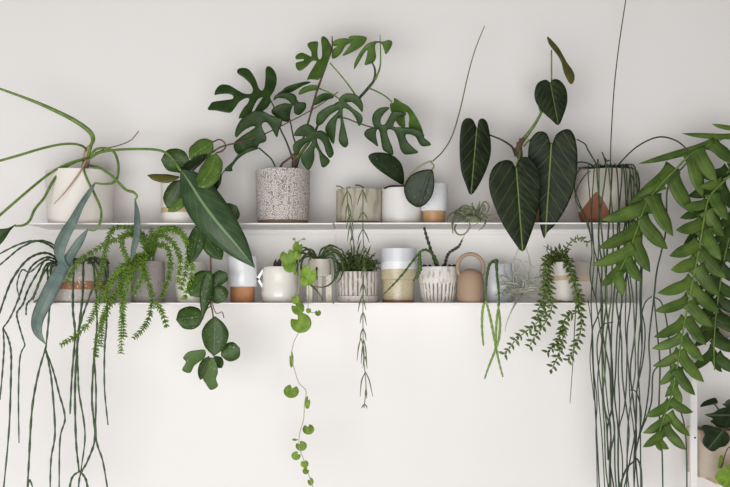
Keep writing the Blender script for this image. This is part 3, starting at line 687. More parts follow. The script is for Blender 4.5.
# ---- L2 tassel fern in grey speckled pot
t = thing('potted_tassel_fern', 'bright green bristly tassel fern arching from small grey speckled pot', 'potted plant', base_at(148, YP, LO_TOP))
pot(t, 148, [(16.5, 303), (16.7, 290), (16.6, 261)], banded('grey_speckled_clay', [(1, (166,158,156))], .8, speck=(96,88,84), sp_scale=230, bump=.4), shelf=LO_TOP)
def bristle(pts, ys, ln=6.0, r=.6, m=TASS, gap=2.3, hw=.75, fwd=.6, k=4, name='frond'):
    w = path(pts, ys[0], ys[-1], None if len(ys) < 3 else ys)
    c = [Vector(p) for p in cr(w, 12)]
    sb = MB(); v, f = tube_geo(w, [px(r), px(r), px(r*.6)], n=6, seg=5); sb.add(v, f)
    acc = 0; T = None; i = 0; tot = sum((c[j+1]-c[j]).length for j in range(len(c)-1)); run = 0
    for j in range(len(c) - 1):
        d = c[j+1] - c[j]; L = d.length; T = d.normalized(); acc += L; run += L
        while acc > px(gap):
            acc -= px(gap); i += 1
            N = (Vector((0, -1, 0)) - T * T.dot(Vector((0, -1, 0)))).normalized(); B = T.cross(N)
            for q in range(k):
                a = i * 2.4 + q * 2 * math.pi / k + R.uniform(-.3, .3)
                o = N * math.cos(a) + B * math.sin(a)
                dr_ = (o + T * fwd * R.uniform(.8, 1.3)).normalized()
                l = px(ln) * R.uniform(.8, 1.15) * (1 - .25 * run / tot)
                sd = dr_.cross(Vector((0, -1, 0))); sd = (sd if sd.length > .3 else dr_.cross(Vector((0, 0, 1)))).normalized() * px(hw)
                p = c[j+1]
                sb.add([p, p + dr_*l*.45 + sd, p + dr_*l, p + dr_*l*.45 - sd], [(0, 1, 2, 3)])
    return sb.build(name, m, t, thick=.0003)
TF = [
 ([(149,256),(146,238),(133,228),(117,227),(109,236),(103,262),(97,290)], (-.13,-.15,-.18,-.2,-.22,-.25,-.255)),
 ([(149,256),(144,240),(131,234.5),(112,241),(96,250),(78,262),(67,281)], (-.13,-.16,-.2,-.24,-.26,-.28,-.29)),
 ([(150,257),(139,258),(124,269),(102,294),(90,321),(75,336),(61,345)], (-.13,-.18,-.22,-.25,-.26,-.27,-.275)),
 ([(149,257),(136,258),(122,284),(104,318),(97,340),(96,357)], (-.14,-.2,-.24,-.255,-.26,-.26)),
 ([(149,257),(139,262),(127,287),(122,318),(121,352)], (-.14,-.2,-.24,-.25,-.25)),
 ([(149,257),(140,258),(146,276),(152,299),(148,320),(142,330),(134,338)], (-.15,-.2,-.24,-.25,-.25,-.255,-.26)),
 ([(152,299),(161,310),(167,327)], (-.25,-.25,-.25)),
 ([(151,257),(155,246),(166,246),(170,258),(169,275),(162,296)], (-.13,-.16,-.2,-.22,-.235,-.24)),
 ([(151,256),(154,236),(170,230),(184,237),(192,256),(191,278),(185,298)], (-.12,-.15,-.2,-.24,-.25,-.25,-.25)),
 ([(151,256),(157,236),(170,240),(180,258),(178,281)], (-.12,-.16,-.2,-.235,-.24)),
 ([(150,257),(151,243),(151.5,229)], (-.12,-.13,-.13)),
 ([(149,258),(144,256),(143,275),(134,294)], (-.15,-.2,-.235,-.24)),
 ([(149,258),(133,258),(121,276),(122,300),(124,335)], (-.14,-.19,-.23,-.245,-.25)),
 ([(149,257),(134,262),(117,292),(104,314),(101,345)], (-.14,-.19,-.23,-.245,-.25)),
 ([(149,256),(141,240),(130,232),(122,242),(128,262),(131,280)], (-.12,-.15,-.18,-.2,-.23,-.24)),
 ([(150,256),(158,232),(175,228),(188,246),(186,270),(181,288)], (-.11,-.13,-.16,-.21,-.235,-.24)),
 ([(128,262),(118,270),(110,285),(105,300)], (-.25,-.255,-.26)),
]
for pts, ys in TF: bristle(pts, ys)
tube('stem', path([(149,264),(149,255)], -.12), px(2), GSTEM, t); tube('stem', path([(153,264),(154,252),(156,245)], -.12), px(1.5), GSTEM, t)

# ---- L3 small cream pot
t = thing('ceramic_pot', 'plain cream rounded pot half hidden behind hanging hoya leaves', 'pot', base_at(191, YP, LO_TOP))
pot(t, 191, [(13, 303), (14.5, 298), (15.8, 285), (15, 272), (14, 262)], banded('cream_glaze', [(1, (232,228,218))], .4), shelf=LO_TOP, name='vessel', soil=False)

# ---- L5 cup with winged sides
t = thing('winged_cup', 'pale blue-white glazed cup with angular side wings and bare terracotta foot', 'cup', base_at(242.5, YP, LO_TOP))
s = S(YP); zf = ZH + (HZ - 287) * s; zt = ZH + (HZ - 256.5) * s; X = P(242.5, 0, YP).x
lathe('foot', [(.0335, LO_TOP), (.0345, LO_TOP+.002), (.035, zf)], X, YP, plain('bare_terracotta', (196,140,96), .7, (186,130,88), 60), t, thick=.02, label='bare terracotta foot')
BW = banded('blue_white_glaze', [(1, (232,233,236))], .25)
lathe('body', [(.036, zf), (.041, zf+.001), (.0425, zf+.004), (.0422, zf+.04), (.0428, zt)], X, YP, BW, t)
for sx in (-1, 1):
    m = MB(); x0 = X + sx * .040
    pr = [(0, .046), (.008, .052), (.024, .080), (.019, .082), (.005, .062), (0, .060)]
    pr2 = [(0, .048), (.005, .048), (.020, .024), (.025, .026), (.011, .052), (0, .060)]
    for q in (pr, pr2):
        v = [(x0 + sx * a, YP + dy, LO_TOP + .012 + b * 1.05) for dy in (-.006, .006) for a, b in q]; n = len(q)
        m.add(v, [tuple(range(n)), tuple(range(n, 2*n))[::-1]] + [(i, (i+1) % n, (i+1) % n + n, i + n) for i in range(n)])
    m.build('wing', BW, t, smooth=False)

# ---- L6 white pot, round-leaf vine
t = thing('potted_round_leaf_vine', 'lime green round-leaf vine trailing from bulging glossy white pot', 'potted plant', base_at(280, YP, LO_TOP))
pot(t, 280, [(16, 303), (18.3, 299), (18.8, 294), (17.8, 286), (17.2, 280), (17.6, 274), (17.2, 269), (16.2, 266.5)], banded('ivory_glaze', [(.004,(206,196,180)), (1, (232,229,221))], .2, wav=.006), shelf=LO_TOP, dens=3)
blade('dried_leaf', [(273,265),(276,259),(277,262),(281,257),(281,267),(276,268)], -.12, plain('dry_dark_leaf', (58,44,42), .7), t)
def rl(cx, cy, rx, ry, y=-.25, m=ROUND):
    a0 = R.uniform(-2.4, -.7); pts = []
    for k in range(16):
        a = a0 + 2 * math.pi * k / 16
        q = .45 if k == 0 else 1
        pts.append((cx + rx * q * math.cos(a), cy + ry * q * math.sin(a)))
    return blade('leaf', pts, y + R.uniform(-.008, .008), m, t, tilt=(R.uniform(-.5, .5), R.uniform(-.3, .5)), step=max(1.2, rx/4), smooth=2, axis=[(cx + rx*.4*math.cos(a0), cy + ry*.4*math.sin(a0)), (cx - rx*math.cos(a0), cy - ry*math.sin(a0))], dome=.2)
for q in [(288.4,257.3,8.5,7.8),(297.6,247.5,5,6),(290,266.5,6.8,6),(308.5,275,8.2,10),(305.5,281,5.5,5),(297,255,4,4.5),(295.6,273,2,2.2),(295.6,299.4,4,5),(298,308,6.4,7),(301,323,10.5,10),(308.5,310.5,2.6,2.6),(318,313,3,3),(291.3,391.3,7.6,6.6),(291.5,359.5,2,8),(307.4,402.6,2.8,6.2),(308.4,429.4,5.8,5.2),(301.3,446,5.6,5),(296,455.8,4.6,4.4),(304.5,464,4,3.8),(305.8,471,3.2,3.2),(310.6,481.6,3,4),(295,439.7,2.8,1.2),(294,239,1.5,1.3),(304,239,1.6,1.2)]:
    rl(*q)
tube('trailing_stem', path([(286,270),(289,262),(294,256),(298,258),(300,275),(298,295),(299,310),(300,328),(294,342),(291.5,355),(294,368),(299,383),(306,391),(304.5,405),(303.5,420),(300,432),(299,445),(303,458),(307,470),(313,487)], 0, 0, [-.12,-.19,-.235,-.25,-.25,-.245]), px(.4), PALESTEM, t)
tube('trailing_stem', path([(294,256),(297,247),(299,241),(304,239)], -.24), px(.35), GSTEM, t); tube('trailing_stem', path([(298,247),(294,239)], -.24), px(.3), GSTEM, t)
tube('trailing_stem', path([(300,270),(306,277),(309,290),(308.5,310),(318,313)], -.245), px(.35), GSTEM, t)

# ---- L7 legged planter with grassy plant
t = thing('potted_grassy_plant', 'arching grassy plant in cream cup-shaped planter raised on legs', 'potted plant', base_at(319.5, YP, LO_TOP))
CR = banded('cream_glazed_stoneware', [(1, (218,210,196))], .4, speck=(160,145,125), sp_scale=250)
pot(t, 319.5, [(11.5, 276), (11.6, 270), (11.4, 259)], CR, shelf=LO_TOP, z_off=26*s)
X = P(319.5, 0, YP).x
for a in (-.75, .75):
    cx = X + .0275 * (1 if a > 0 else -1); box('leg', cx - .009, cx + .009, YP - .022, YP - .004, LO_TOP, LO_TOP + .081, CR, t, .002)
box('leg', X - .007, X + .007, YP + .018, YP + .03, LO_TOP, LO_TOP + .081, CR, t, .002)
GP = [[(318,259),(312,250),(303,251),(298,262),(298,276)], [(318,259),(308,254),(300,261),(296,272)], [(318,259),(322,249),(331,247),(338,254)], [(320,259),(330,250),(339,256),(343,268),(341,278)],
      [(320,259),(332,255),(338,268),(333,281),(324,287),(312,286)], [(317,260),(316.5,272),(317,280)], [(318,259),(305,257),(301,268),(306,280),(313,287),(318,292),(323,300)], [(319,259),(310,252),(304,258)],
      [(319,259),(325,253),(333,254),(336,262)], [(320,259),(334,252),(343,260),(342,275),(337,283)], [(319,259),(326,250),(336,250),(346,258)], [(317,259),(306,248),(300,249)], [(321,259),(332,258),(335,270),(334,278)], [(319,260),(313,256),(308,262)], [(318,259),(303,253),(298,258),(295,268)],[(320,258),(328,246),(336,247),(344,252)]]
for q in GP:
    w = path(q, -.12, -.22)
    v, f, u = strip_geo(w, [px(.8), px(1.05), px(.9), px(.3)], R.uniform(-.3,.3), .4, n=6, cols=3); emit('leaf', v, f, SPID, t, uv=u, thick=.0005)

# ---- L8 ribbed pot, bushy plant
WEA = None
def weathered_groove_shade(name, c, c2, k=.5, sc=45, n=0, z0=0, z1=1):
    g = G(name, .75)
    mp = g.node('ShaderNodeMapping'); mp.inputs['Scale'].default_value = (1.6, 1.6, .45); g.l.new(g.co(), mp.inputs[0])
    m = g.math('MULTIPLY', g.ramp(g.noise(sc * 2.2, 5, mp.outputs[0], .65), .5, .66), k)
    g.bump(m, .4, .001)
    if n:                                   # bare clay in the grooves, painted darker to stand in for weak rib shading
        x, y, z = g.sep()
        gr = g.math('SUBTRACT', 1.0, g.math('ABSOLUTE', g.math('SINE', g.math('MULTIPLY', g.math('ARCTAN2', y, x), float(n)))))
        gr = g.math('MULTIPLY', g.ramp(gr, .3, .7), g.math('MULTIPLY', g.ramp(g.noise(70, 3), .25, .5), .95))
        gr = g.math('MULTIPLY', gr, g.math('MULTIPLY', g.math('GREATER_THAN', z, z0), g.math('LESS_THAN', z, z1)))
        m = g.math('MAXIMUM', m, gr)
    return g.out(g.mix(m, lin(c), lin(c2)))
t = thing('potted_bushy_plant', 'bushy narrow-leaved plant in whitewashed ribbed pot on matching saucer', 'potted plant', base_at(358, YP, LO_TOP))
WE = weathered_groove_shade('whitewashed_clay', (214,207,200), (132,120,110), .55, n=12, z0=.0195)
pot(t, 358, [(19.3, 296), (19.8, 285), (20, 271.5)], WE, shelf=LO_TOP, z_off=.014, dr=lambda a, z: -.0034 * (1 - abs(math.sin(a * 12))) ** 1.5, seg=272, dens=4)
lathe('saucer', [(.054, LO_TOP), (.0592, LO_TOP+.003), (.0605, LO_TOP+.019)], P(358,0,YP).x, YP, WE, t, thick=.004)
mf = MB()
def sprig(base, tip, y0, y1, n, ll):
    w = path([base, ((base[0]+tip[0])/2 + R.uniform(-2,2), (base[1]+tip[1])/2 - 1), tip], y0, y1)
    v, f = tube_geo(w, px(.4), n=4, seg=4); mf.add(v, f)
    c = [Vector(p) for p in cr(w, n)]
    for i in range(2, len(c)):
        for _ in range(2):
            d = Vector((R.gauss(0,1), R.gauss(0,.6), R.gauss(.15,.8))).normalized() * px(ll)
            sd = d.cross(Vector((0,-1,0))); sd = (sd if sd.length > 1e-4 else Vector((0,0,1))).normalized() * px(.65)
            mf.add([c[i], c[i] + d*.5 + sd, c[i] + d, c[i] + d*.5 - sd], [(0,1,2,3)])
for i in range(95):
    a = R.uniform(0, 1); b = (358 + R.uniform(-15, 15), 272)
    tip = (b[0] + R.gauss(0, 6) , 268 - abs(R.gauss(6, 4.5)))
    if tip[0] < 336 or tip[0] > 380: continue
    sprig(b, tip, -.115 + R.uniform(-.04,.04), -.13 + R.uniform(-.06,.06), 5, 4.2)
mf.build('foliage', BUSH, t, thick=.0003)
mf = MB()
for b, tip in [((346,262),(341,248)),((350,262),(340,254)),((354,260),(354,241)),((356,258),(361,240)),((352,258),(351,244)),((368,262),(377,252)),((366,260),(371,245)),((370,266),(379,259)),((345,268),(336,262)),((343,268),(334,275)),((341,268),(335,282)),((362,258),(367,248))]:
    v, f, u = strip_geo(path([b, ((b[0]+tip[0])/2, (b[1]+tip[1])/2-1.5), tip], -.14, -.16), [px(.5), px(.9), px(.15)], .2, .2, n=5, cols=3); mf.add(v, f)
mf.build('long_shoots', BUSH, t, thick=.0004)

# ---- L9 two-part tumbler
t = thing('tall_cup', 'tall stoneware cup, white glaze above speckled sand with stepped waist', 'cup', base_at(398.3, YP, LO_TOP))
pot(t, 398.3, [(15.5, 303), (15.9, 300), (16, 280), (17.8, 278.8), (18, 268), (18.2, 248)], banded('white_over_sand_glaze', [(.0085,(150,104,74)), (.096,(196,184,154)), (.118,(232,232,234)), (1,(212,213,217))], .3, wav=.006, speck=(140,120,90), sp_scale=260, sp_top=.094), shelf=LO_TOP, name='vessel', soil=False, dens=2)

# ---- L10 fluted bowl with knobbly cactus stems
t = thing('potted_knobbly_cactus', 'few dark knobbly cactus stems in whitewashed fluted bowl pot', 'potted plant', base_at(438.5, YP, LO_TOP))
def fl(a, z):
    h = (z - LO_TOP) / .058
    return -0.0042 * (1 - abs(math.sin(a * 13))) ** 1.2 * max(0, min(1, (1 - h) * 8)) if h < 1 else 0.0012
pot(t, 438.5, [(15.5, 303), (17, 299), (18.3, 288), (19.6, 278), (19.3, 272), (18.6, 266.5)], weathered_groove_shade('whitewashed_fluted_clay', (222,217,212), (124,114,106), .6, 38, n=13, z0=.006, z1=.056), shelf=LO_TOP, dr=fl, seg=240)
def kn(pts, r, ys, m=CACTD): return tube('stem', path(pts, 0, 0, ys), [px(a) for a in r], m, t, n=8, knob=.28, kf=1.9, seg=8)
kn([(438,270),(435,262),(431,250),(427,238),(424,227)], [1.5,1.5,1.4,1.5,1.1], (-.12,-.13,-.14,-.15,-.15))
kn([(440,270),(434,256),(427,250),(420,252),(412,262),(402,275),(392,286),(383,295)], [1.4,1.5,1.3,1.1,1.2,1.1,.9,.5], (-.12,-.15,-.19,-.21,-.215,-.22,-.225,-.23), CACT)
kn([(420,252),(419.5,260),(420,268),(417,276),(413,281)], [1.1,2,2.2,1.6,.6], (-.2,-.21,-.215,-.22,-.22), CACT)
kn([(444,270),(446,260),(449,253),(455,249),(459,246),(463,238)], [1.5,1.5,1.4,1.5,1.3,.6], (-.12,-.14,-.16,-.17,-.18,-.18), CACTD)
tube('tendril', path([(462,240),(467,231),(474,226),(480,221)], -.18, -.23), px(.4), PALESTEM, t)
mf = MB()
for q in range(14):
    a = q * .45; v, f = tube_geo(path([(438.5 + 15*math.cos(a), 267.5), (438.5 + 16*math.cos(a)+1, 265.3), (438.5 + 16*math.cos(a)+3, 267.5)], YP + .045*math.sin(a)), px(1.1), n=3, seg=5); mf.add(v, f)
mf.build('mulch', SOIL, t)

# ---- L11 ring-handled jug
TAN = banded('tan_turned_clay', [(1, (166,140,116))], .7, bump=.2)
t = thing('ring_handled_jug', 'small tan jug with a big ring handle over its top', 'jug', base_at(470.5, -.165, LO_TOP))
YJ = -.165; sj = S(YJ); X = P(470.5,0,YJ).x
lathe('body', [(.036, LO_TOP), (.0385, LO_TOP+.004), (.0388, LO_TOP+.03), (.0382, LO_TOP+.06), (.034, LO_TOP+.078), (.026, LO_TOP+.089), (.014, LO_TOP+.0945), (.008, LO_TOP+.096)], X, YJ, TAN, t)
cz = ZH + (HZ - 267.5) * sj; rr = 13 * sj
rp = [Vector((X + rr * math.cos(a), YJ, cz + rr * 1.04 * math.sin(a))) for a in [(-35 + 250 * i / 14) * math.pi / 180 for i in range(15)]]
tube('handle', rp, .0054, TAN, t, seg=12)

# ---- L12 blue-white pot with hanging flat stems
t = thing('potted_hanging_cactus', 'green strap cactus stems hanging in front of rounded pale blue-grey pot', 'potted plant', base_at(497, -.095, LO_TOP))
pot(t, 497, [(14, 303), (16.5, 299), (18.6, 289), (18.8, 282), (17.5, 276), (16, 272), (15.6, 263.5)], banded('pale_blue_glaze', [(1, (208,210,216))], .35, mott=.06), shelf=LO_TOP, dens=3, y=-.095)
def fc(pts, ys, m=CACT, r=1.4): return tube('hanging_stem', path(pts, 0, 0, ys), [px(r*.7), px(r), px(r), px(r*.9), px(r*.6)], m, t, n=9, knob=.16, kf=1.8, seg=7)
fc([(497,268),(496,261),(490,264),(487,276),(486,290),(486,302)], (-.14,-.19,-.215,-.235,-.25,-.25))
fc([(486,301),(483,308),(482,326),(483.5,346)], (-.25,-.25,-.25), CACTL, 1.3)
fc([(486,301),(489,312),(492,326),(495,342),(499,362),(503,377)], (-.25,-.25,-.25), CACTL, 1.3)
fc([(496,268),(496.5,261),(497,275),(498.5,290),(499,305)], (-.15,-.2,-.225,-.24,-.25))
fc([(499,304),(497,318),(496,335),(496,352)], (-.25,-.25), CACTL, 1.2)
fc([(498,304),(500,320),(499,338),(494.5,352),(489,366),(484.5,379)], (-.255,-.26), CACTL, 1.3)
tube('stem_node', path([(493,262.5),(496,260.5),(498,262)], -.2), [px(1.5), px(2.2), px(1.5)], CACT, t)

# ---- L13 silver air plant
t = thing('air_plant', 'wispy silver air plant on lower shelf between pale blue pot and wax plant', 'air plant', base_at(525, -.13, LO_TOP))
AP = [[(522,292),(513,268),(518,250),(528,233)], [(520,292),(506,284),(499,274)], [(522,294),(513,308,-.25),(507,322,-.25),(505,332,-.25)], [(521,290),(508,278),(504,268),(507,260)],
      [(522,292),(517,276),(525,262),(535,268)], [(523,290),(533,280),(545,281),(549,290)], [(522,293),(535,290),(543,297),(548,302)], [(520,292),(510,292),(500,299)], [(524,290),(527,275),(522,262),(513,258)],
      [(520,290),(514,282),(516,272),(524,268)], [(524,292),(540,283),(552,290)], [(521,293),(512,297),(505,302)], [(523,291),(538,275),(541,265)], [(523,293),(530,298),(540,300)], [(521,291),(504,276),(497,281)],
      [(522,289),(530,268),(527,250),(522,240)], [(521,292),(506,290),(499,290)], [(523,292),(529,285),(538,288)], [(523,292),(515,286),(509,293)], [(525,292),(534,293),(541,290)]]
for i in range(16):
    a = R.uniform(-.3, math.pi + .5); l = R.uniform(12, 26); e = (522 + l*math.cos(a)*1.1, min(300, 291 - l*math.sin(a)*.8)); k = R.uniform(-8, 8)
    AP.append([(522, 293), ((522+e[0])/2 + k, (292+e[1])/2 - 3), e, (e[0] + R.uniform(-6, 6), min(301, e[1] + R.uniform(-2, 7)))])
for q in AP:
    w = path([q[0]] + q[1:], -.12 if len(q[1]) == 2 else -.16, -.2)
    v, f, u = strip_geo(w, [px(1.1), px(.8), px(.5), px(.2)], R.uniform(-.5,.5), .5, n=7, cols=4); emit('leaf', v, f, TILLP, t, uv=u, thick=.0005)

# ---- L14 wax plant in marbled pot
t = thing('potted_small_leaf_wax_plant', 'wax plant with many small pointed leaves cascading from white marbled pot', 'potted plant', base_at(561.5, -.135, LO_TOP))
pot(t, 561.5, [(12.3, 303), (12.6, 290), (12.8, 275), (12.8, 262)], banded('white_marbled_clay', [(.006,(140,116,96)), (.064,(230,224,216)), (.078,(202,180,154)), (1,(222,214,208))], .5, wav=.012), shelf=LO_TOP, y=-.135)
def wax(pts, ys, ln=7, gap=2.9, m=WAXP, r=.55):
    w = path(pts, ys[0], ys[-1], None if len(ys) < 3 else ys)
    stem = tube('trailing_stem', w, [px(r), px(r), px(r*.7)], GSTEM, t)
    c = [Vector(p) for p in cr(w, 12)]; mb = MB(); acc = 0; i = 0
    for j in range(len(c) - 1):
        d = c[j+1] - c[j]; acc += d.length; T = d.normalized()
        while acc > px(gap):
            acc -= px(gap); i += 1
            N = (Vector((0, -1, 0)) - T * T.dot(Vector((0, -1, 0)))).normalized(); B = T.cross(N)
            a = (i % 2) * 1.3 + R.uniform(-.35, .35)
            for sg in (0, math.pi):
                o = N * math.sin(a + sg) + B * math.cos(a + sg)
                D = (o + T * R.uniform(.2, .8)).normalized(); l = px(ln) * R.uniform(.75, 1.1)
                sd = D.cross(N if abs(D.dot(N)) < .8 else B).normalized(); up = sd.cross(D); hw = l * .19
                p = c[j+1]; q = [p, p+D*l*.3+sd*hw+up*hw*.3, p+D*l*.65+sd*hw*.8+up*hw*.3, p+D*l, p+D*l*.65-sd*hw*.8+up*hw*.3, p+D*l*.3-sd*hw+up*hw*.3, p+D*l*.5]
                mb.add(q, [(0,1,6),(1,2,6),(2,3,6),(3,4,6),(4,5,6),(5,0,6)])
    mb.build('leaflets', m, stem, thick=.0007)
YW = (-.14, -.19, -.23, -.245, -.25)
wax([(558,262),(550,255),(545,266),(544,282),(546,300),(541,318),(528,330),(516,340),(505,354)], YW)
wax([(558,262),(552,258),(549,270),(550,287),(552,305),(547,320),(538,332),(529,347)], YW)
wax([(564,262),(568,258),(570,270),(576,284),(580,300),(577,312),(567,316),(562,330),(556,344),(548,352)], YW)
wax([(577,292),(581,310),(581,328),(576,345),(568,360)], (-.245,-.25,-.255))
wax([(572,312),(564,322),(563,338),(558,356),(551,371)], (-.25,-.255,-.26))
wax([(560,262),(562,254),(567,247),(573,240),(580,238),(587,243)], (-.13,-.14,-.16,-.18,-.19,-.2), ln=5)
wax([(559,262),(555,253),(549,249),(546,247)], (-.13,-.14,-.16,-.17), ln=5)
wax([(562,262),(569,266),(573,280),(578,296)], (-.14,-.2,-.235,-.245))
wax([(556,262),(545,262),(548,285),(540,305),(537,318)], (-.14,-.2,-.235,-.25,-.25))
wax([(555,262),(556,254),(560,250)], (-.13,-.15,-.15), m=BUSH, gap=1.6); wax([(558,262),(562,256),(566,254)], (-.15,-.16,-.17), m=BUSH, gap=1.6); wax([(560,262),(554,258),(551,260)], (-.15,-.17,-.18), m=BUSH, gap=1.6)
tube('aerial_root', path([(577,292),(575,320),(573,360),(570,403)], -.24), [px(.6), px(.5), px(.3)], RHIP2, t)

# ---- L15 square taupe container behind
t = thing('square_planter', 'taupe square container with tan band, half hidden behind the marbled pot', 'container', base_at(577, -.07, LO_TOP))
TAU = banded('taupe_tan_band', [(.062,(206,198,190)), (.078,(190,168,142)), (1,(172,164,156))], .6)
xa, xb = P(563,0,-.07).x, P(588,0,-.07).x
for nm, b in (('side_panel', (xa, xb, -.107, -.103)), ('side_panel', (xa, xb, -.037, -.033)), ('side_panel', (xa, xa+.004, -.103, -.037)), ('side_panel', (xb-.004, xb, -.103, -.037))):
    box(nm, *b, LO_TOP + .003, LO_TOP + .118, TAU, t, .0006)
box('bottom_panel', xa, xb, -.107, -.033, LO_TOP, LO_TOP + .003, TAU, t)

# ================================================================== RIGHT: fern and side shelves
t = thing('hanging_fern', 'broad-lobed green fern with long fronds drooping in from the right', 'fern', tuple(P(790, 215, -.2)))
X, _, Z = P(790, 150, -.2)
lathe('basket', [(.05, Z-.15), (.07, Z-.12), (.085, Z-.05), (.088, Z)], X, -.2, plain('dark_basket', (90,76,60), .8, (60,50,40), 80), t)
lathe('wall_plate', [(.03, Z+.22), (.03, Z+.24)], X, -.02, STEEL, t)
tube('hook_arm', [Vector((X, 0, Z+.235)), Vector((X, -.1, Z+.25)), Vector((X, -.2, Z+.235))], .004, STEEL, t)
for a in (0, 2.09, 4.19): tube('cord', [Vector((X, -.2, Z+.235)), Vector((X+.085*math.cos(a), -.2+.085*math.sin(a), Z-.002))], .0015, PALESTEM, t)
def pin(a, b, hw, y, m=FERN, parent=None):
    mid = ((a[0]+b[0])/2, (a[1]+b[1])/2)
    return leaf('leaflet', a, b, hw, y, m, parent, y1=y + R.uniform(-.03, .02), prof=[1.35,1.02,.95,.98,.95,.8,.5,.04], bend=(1 if b[0] > a[0] else -1) * R.uniform(.8,2.4), fold=.12, roll=R.uniform(-.3,.3), bulge=.005, thick=.0008)
def frond(rach, leaflets, y0, y1, m=FERN, r=1.0):
    rc = tube('frond', path(rach, y0, y1), [px(r*1.2), px(r), px(r*.6)], GSTEM, t)
    for k, (a, b, hw) in enumerate(leaflets):
        # depth of the rachis beside the leaflet's base
        best = min(range(len(rach)), key=lambda i: (rach[i][0]-a[0])**2 + (rach[i][1]-a[1])**2)
        y = y0 + (y1 - y0) * best / (len(rach) - 1) + .004
        pin((a[0]-(b[0]-a[0])*.04, a[1]-(b[1]-a[1])*.04), b, hw*.84, y, m, rc)
frond([(790,150),(750,130),(720,140),(705,147),(692,153),(675,170),(661,184),(646,204),(636,232),(625,260),(612,284)],
  [((735,128),(712,124),3),((735,136),(682,133.5),3.5),((712,143),(638,164),4.5),((697,150),(717,183),8.5),((712,143),(737,163),8),((692,154),(703,197),9),((672,168),(628,205),8),((662,184),(636,197),6),
   ((671,173),(693,213),9.5),((650,205),(602,220),8.5),((653,196),(673,236),9.5),((638,228),(598,248),8),((641,219),(667.5,249),9),((633,248),(592,265),7.5),((634,238),(650,272),8.5),((626,262),(600,286),7),((626,257),(642,282),7.5),((618,272),(623,296),6)], -.2, -.33)
frond([(790,150),(755,160),(735,172),(722,183),(709,198),(704,220),(699,250),(692,285),(685,320),(680,350),(674,385),(668,405),(660,430),(656,446)],
  [((722,183),(700,186),6),((707,203),(683,206),6),((703,222),(676,230),7.5),((699,243),(669.5,256),7.5),((696,261),(671,270),7.5),((692,280),(657.5,293),7),((688,300),(654,311),6.5),((685,320),(654,337),6.5),((682,337),(652,348.5),6),((680,352),(653,366),6),((677,366),(659,385),5.5),((675,380),(665,397),4.5),
   ((670,403),(645,416),6),((668,417),(643,433),6),((664,431),(643,447),5.5),((657,440),(662,451),3),
   ((713,194),(728,220),8),((706,212),(724,236),8),((704,230),(721,260),8),((699,250),(726,278),8.5),((697,268),(720,296),8),((692,288),(719,313),8),((689,303),(713,327),7.5),((687,318),(706,345),7.5),((683,338),(704,361),7),((680,352),(704,382),7.5),((677,370),(695,395),6.5),((673,386),(682,403),5),((671,400),(693,412),5.5),((669,414),(690,436),5.5),((665,427),(686,450),6),((659,438),(669,449),4)], -.22, -.38)
rl3 = []
rr3 = [(785,150),(750,185),(735,215),(726,250),(720,285),(716,315),(714,345),(714.5,370)]
for i in range(8):
    yy = 205 + i * 15.5; x = 738 - (yy - 205) * .3 if yy < 285 else 717 - (yy-285)*.03
    rl3.append(((x, yy), (x + 24, yy + 14), 7)); rl3.append(((x, yy + 4), (x - 22, yy + 22), 6.5))
rl3 += [((716,318),(744,332),7),((715,336),(744,352),7),((714,356),(722,372),4),((714,326),(694,346),6),((716,356),(738,372),7),((714,350),(690,370),6),((714,340),(738,350),6.5)]
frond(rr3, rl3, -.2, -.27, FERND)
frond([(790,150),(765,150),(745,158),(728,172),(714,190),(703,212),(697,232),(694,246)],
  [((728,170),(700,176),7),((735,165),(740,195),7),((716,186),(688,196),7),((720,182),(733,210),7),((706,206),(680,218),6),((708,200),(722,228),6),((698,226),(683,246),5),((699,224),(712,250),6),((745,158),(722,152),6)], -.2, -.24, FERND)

# side shelving unit
WPALE = plain('light_wood', (206,184,158), .6, (192,168,140), 30)
YU = -.1
t = thing('shelving_unit', 'white perforated upright with low shelves at the right edge of the wall', 'shelf', base_at(730, YU, P(0, 520, YU).z))
xl, xr = P(691, 0, -.2).x, P(697.5, 0, -.2).x
z0, z1 = P(0, 560, -.2).z, P(0, 225, -.2).z
up = box('upright', xl, xr, -.2, -.185, z0, z1, STEEL, t, .001)
box('upright', P(800,0,-.2).x, P(806,0,-.2).x, -.2, -.185, z0, z1, STEEL, t, .001)
for hy in (437.7,):
    c = P(695, hy, -.2); v, f = tube_geo([c + Vector((0, -.0006, 0)), c + Vector((0, .0012, 0))], .0028, n=2, seg=12)
    emit('screw_hole', v, f, plain('dark_hole', (28,26,26), .9), t)
zs = P(0, 480, -.21).z; zs2 = P(0, 338, -.21).z
box('shelf_board', P(696,0,-.001).x, P(806,0,-.2).x, -.184, -.001, zs - .018, zs, WPALE, t, .001, label='light wood lower shelf board')
box('shelf_board', P(696,0,-.001).x, P(806,0,-.2).x, -.184, -.001, zs2 - .006, zs2, STEEL, t, .001)
t = thing('storage_box', 'taupe box on the upper board of the side shelving, behind the fern', 'box', base_at(745, -.1, zs2))
xa, xb = P(716,0,-.1).x, P(775,0,-.1).x
box('body', xa, xb, -.16, -.03, zs2, zs2 + .05, plain('taupe_card', (176,164,152), .8), t, .002); box('lid', xa - .002, xb + .002, -.162, -.028, zs2 + .05, zs2 + .065, plain('taupe_card_lid', (166,152,140), .8), t, .002)

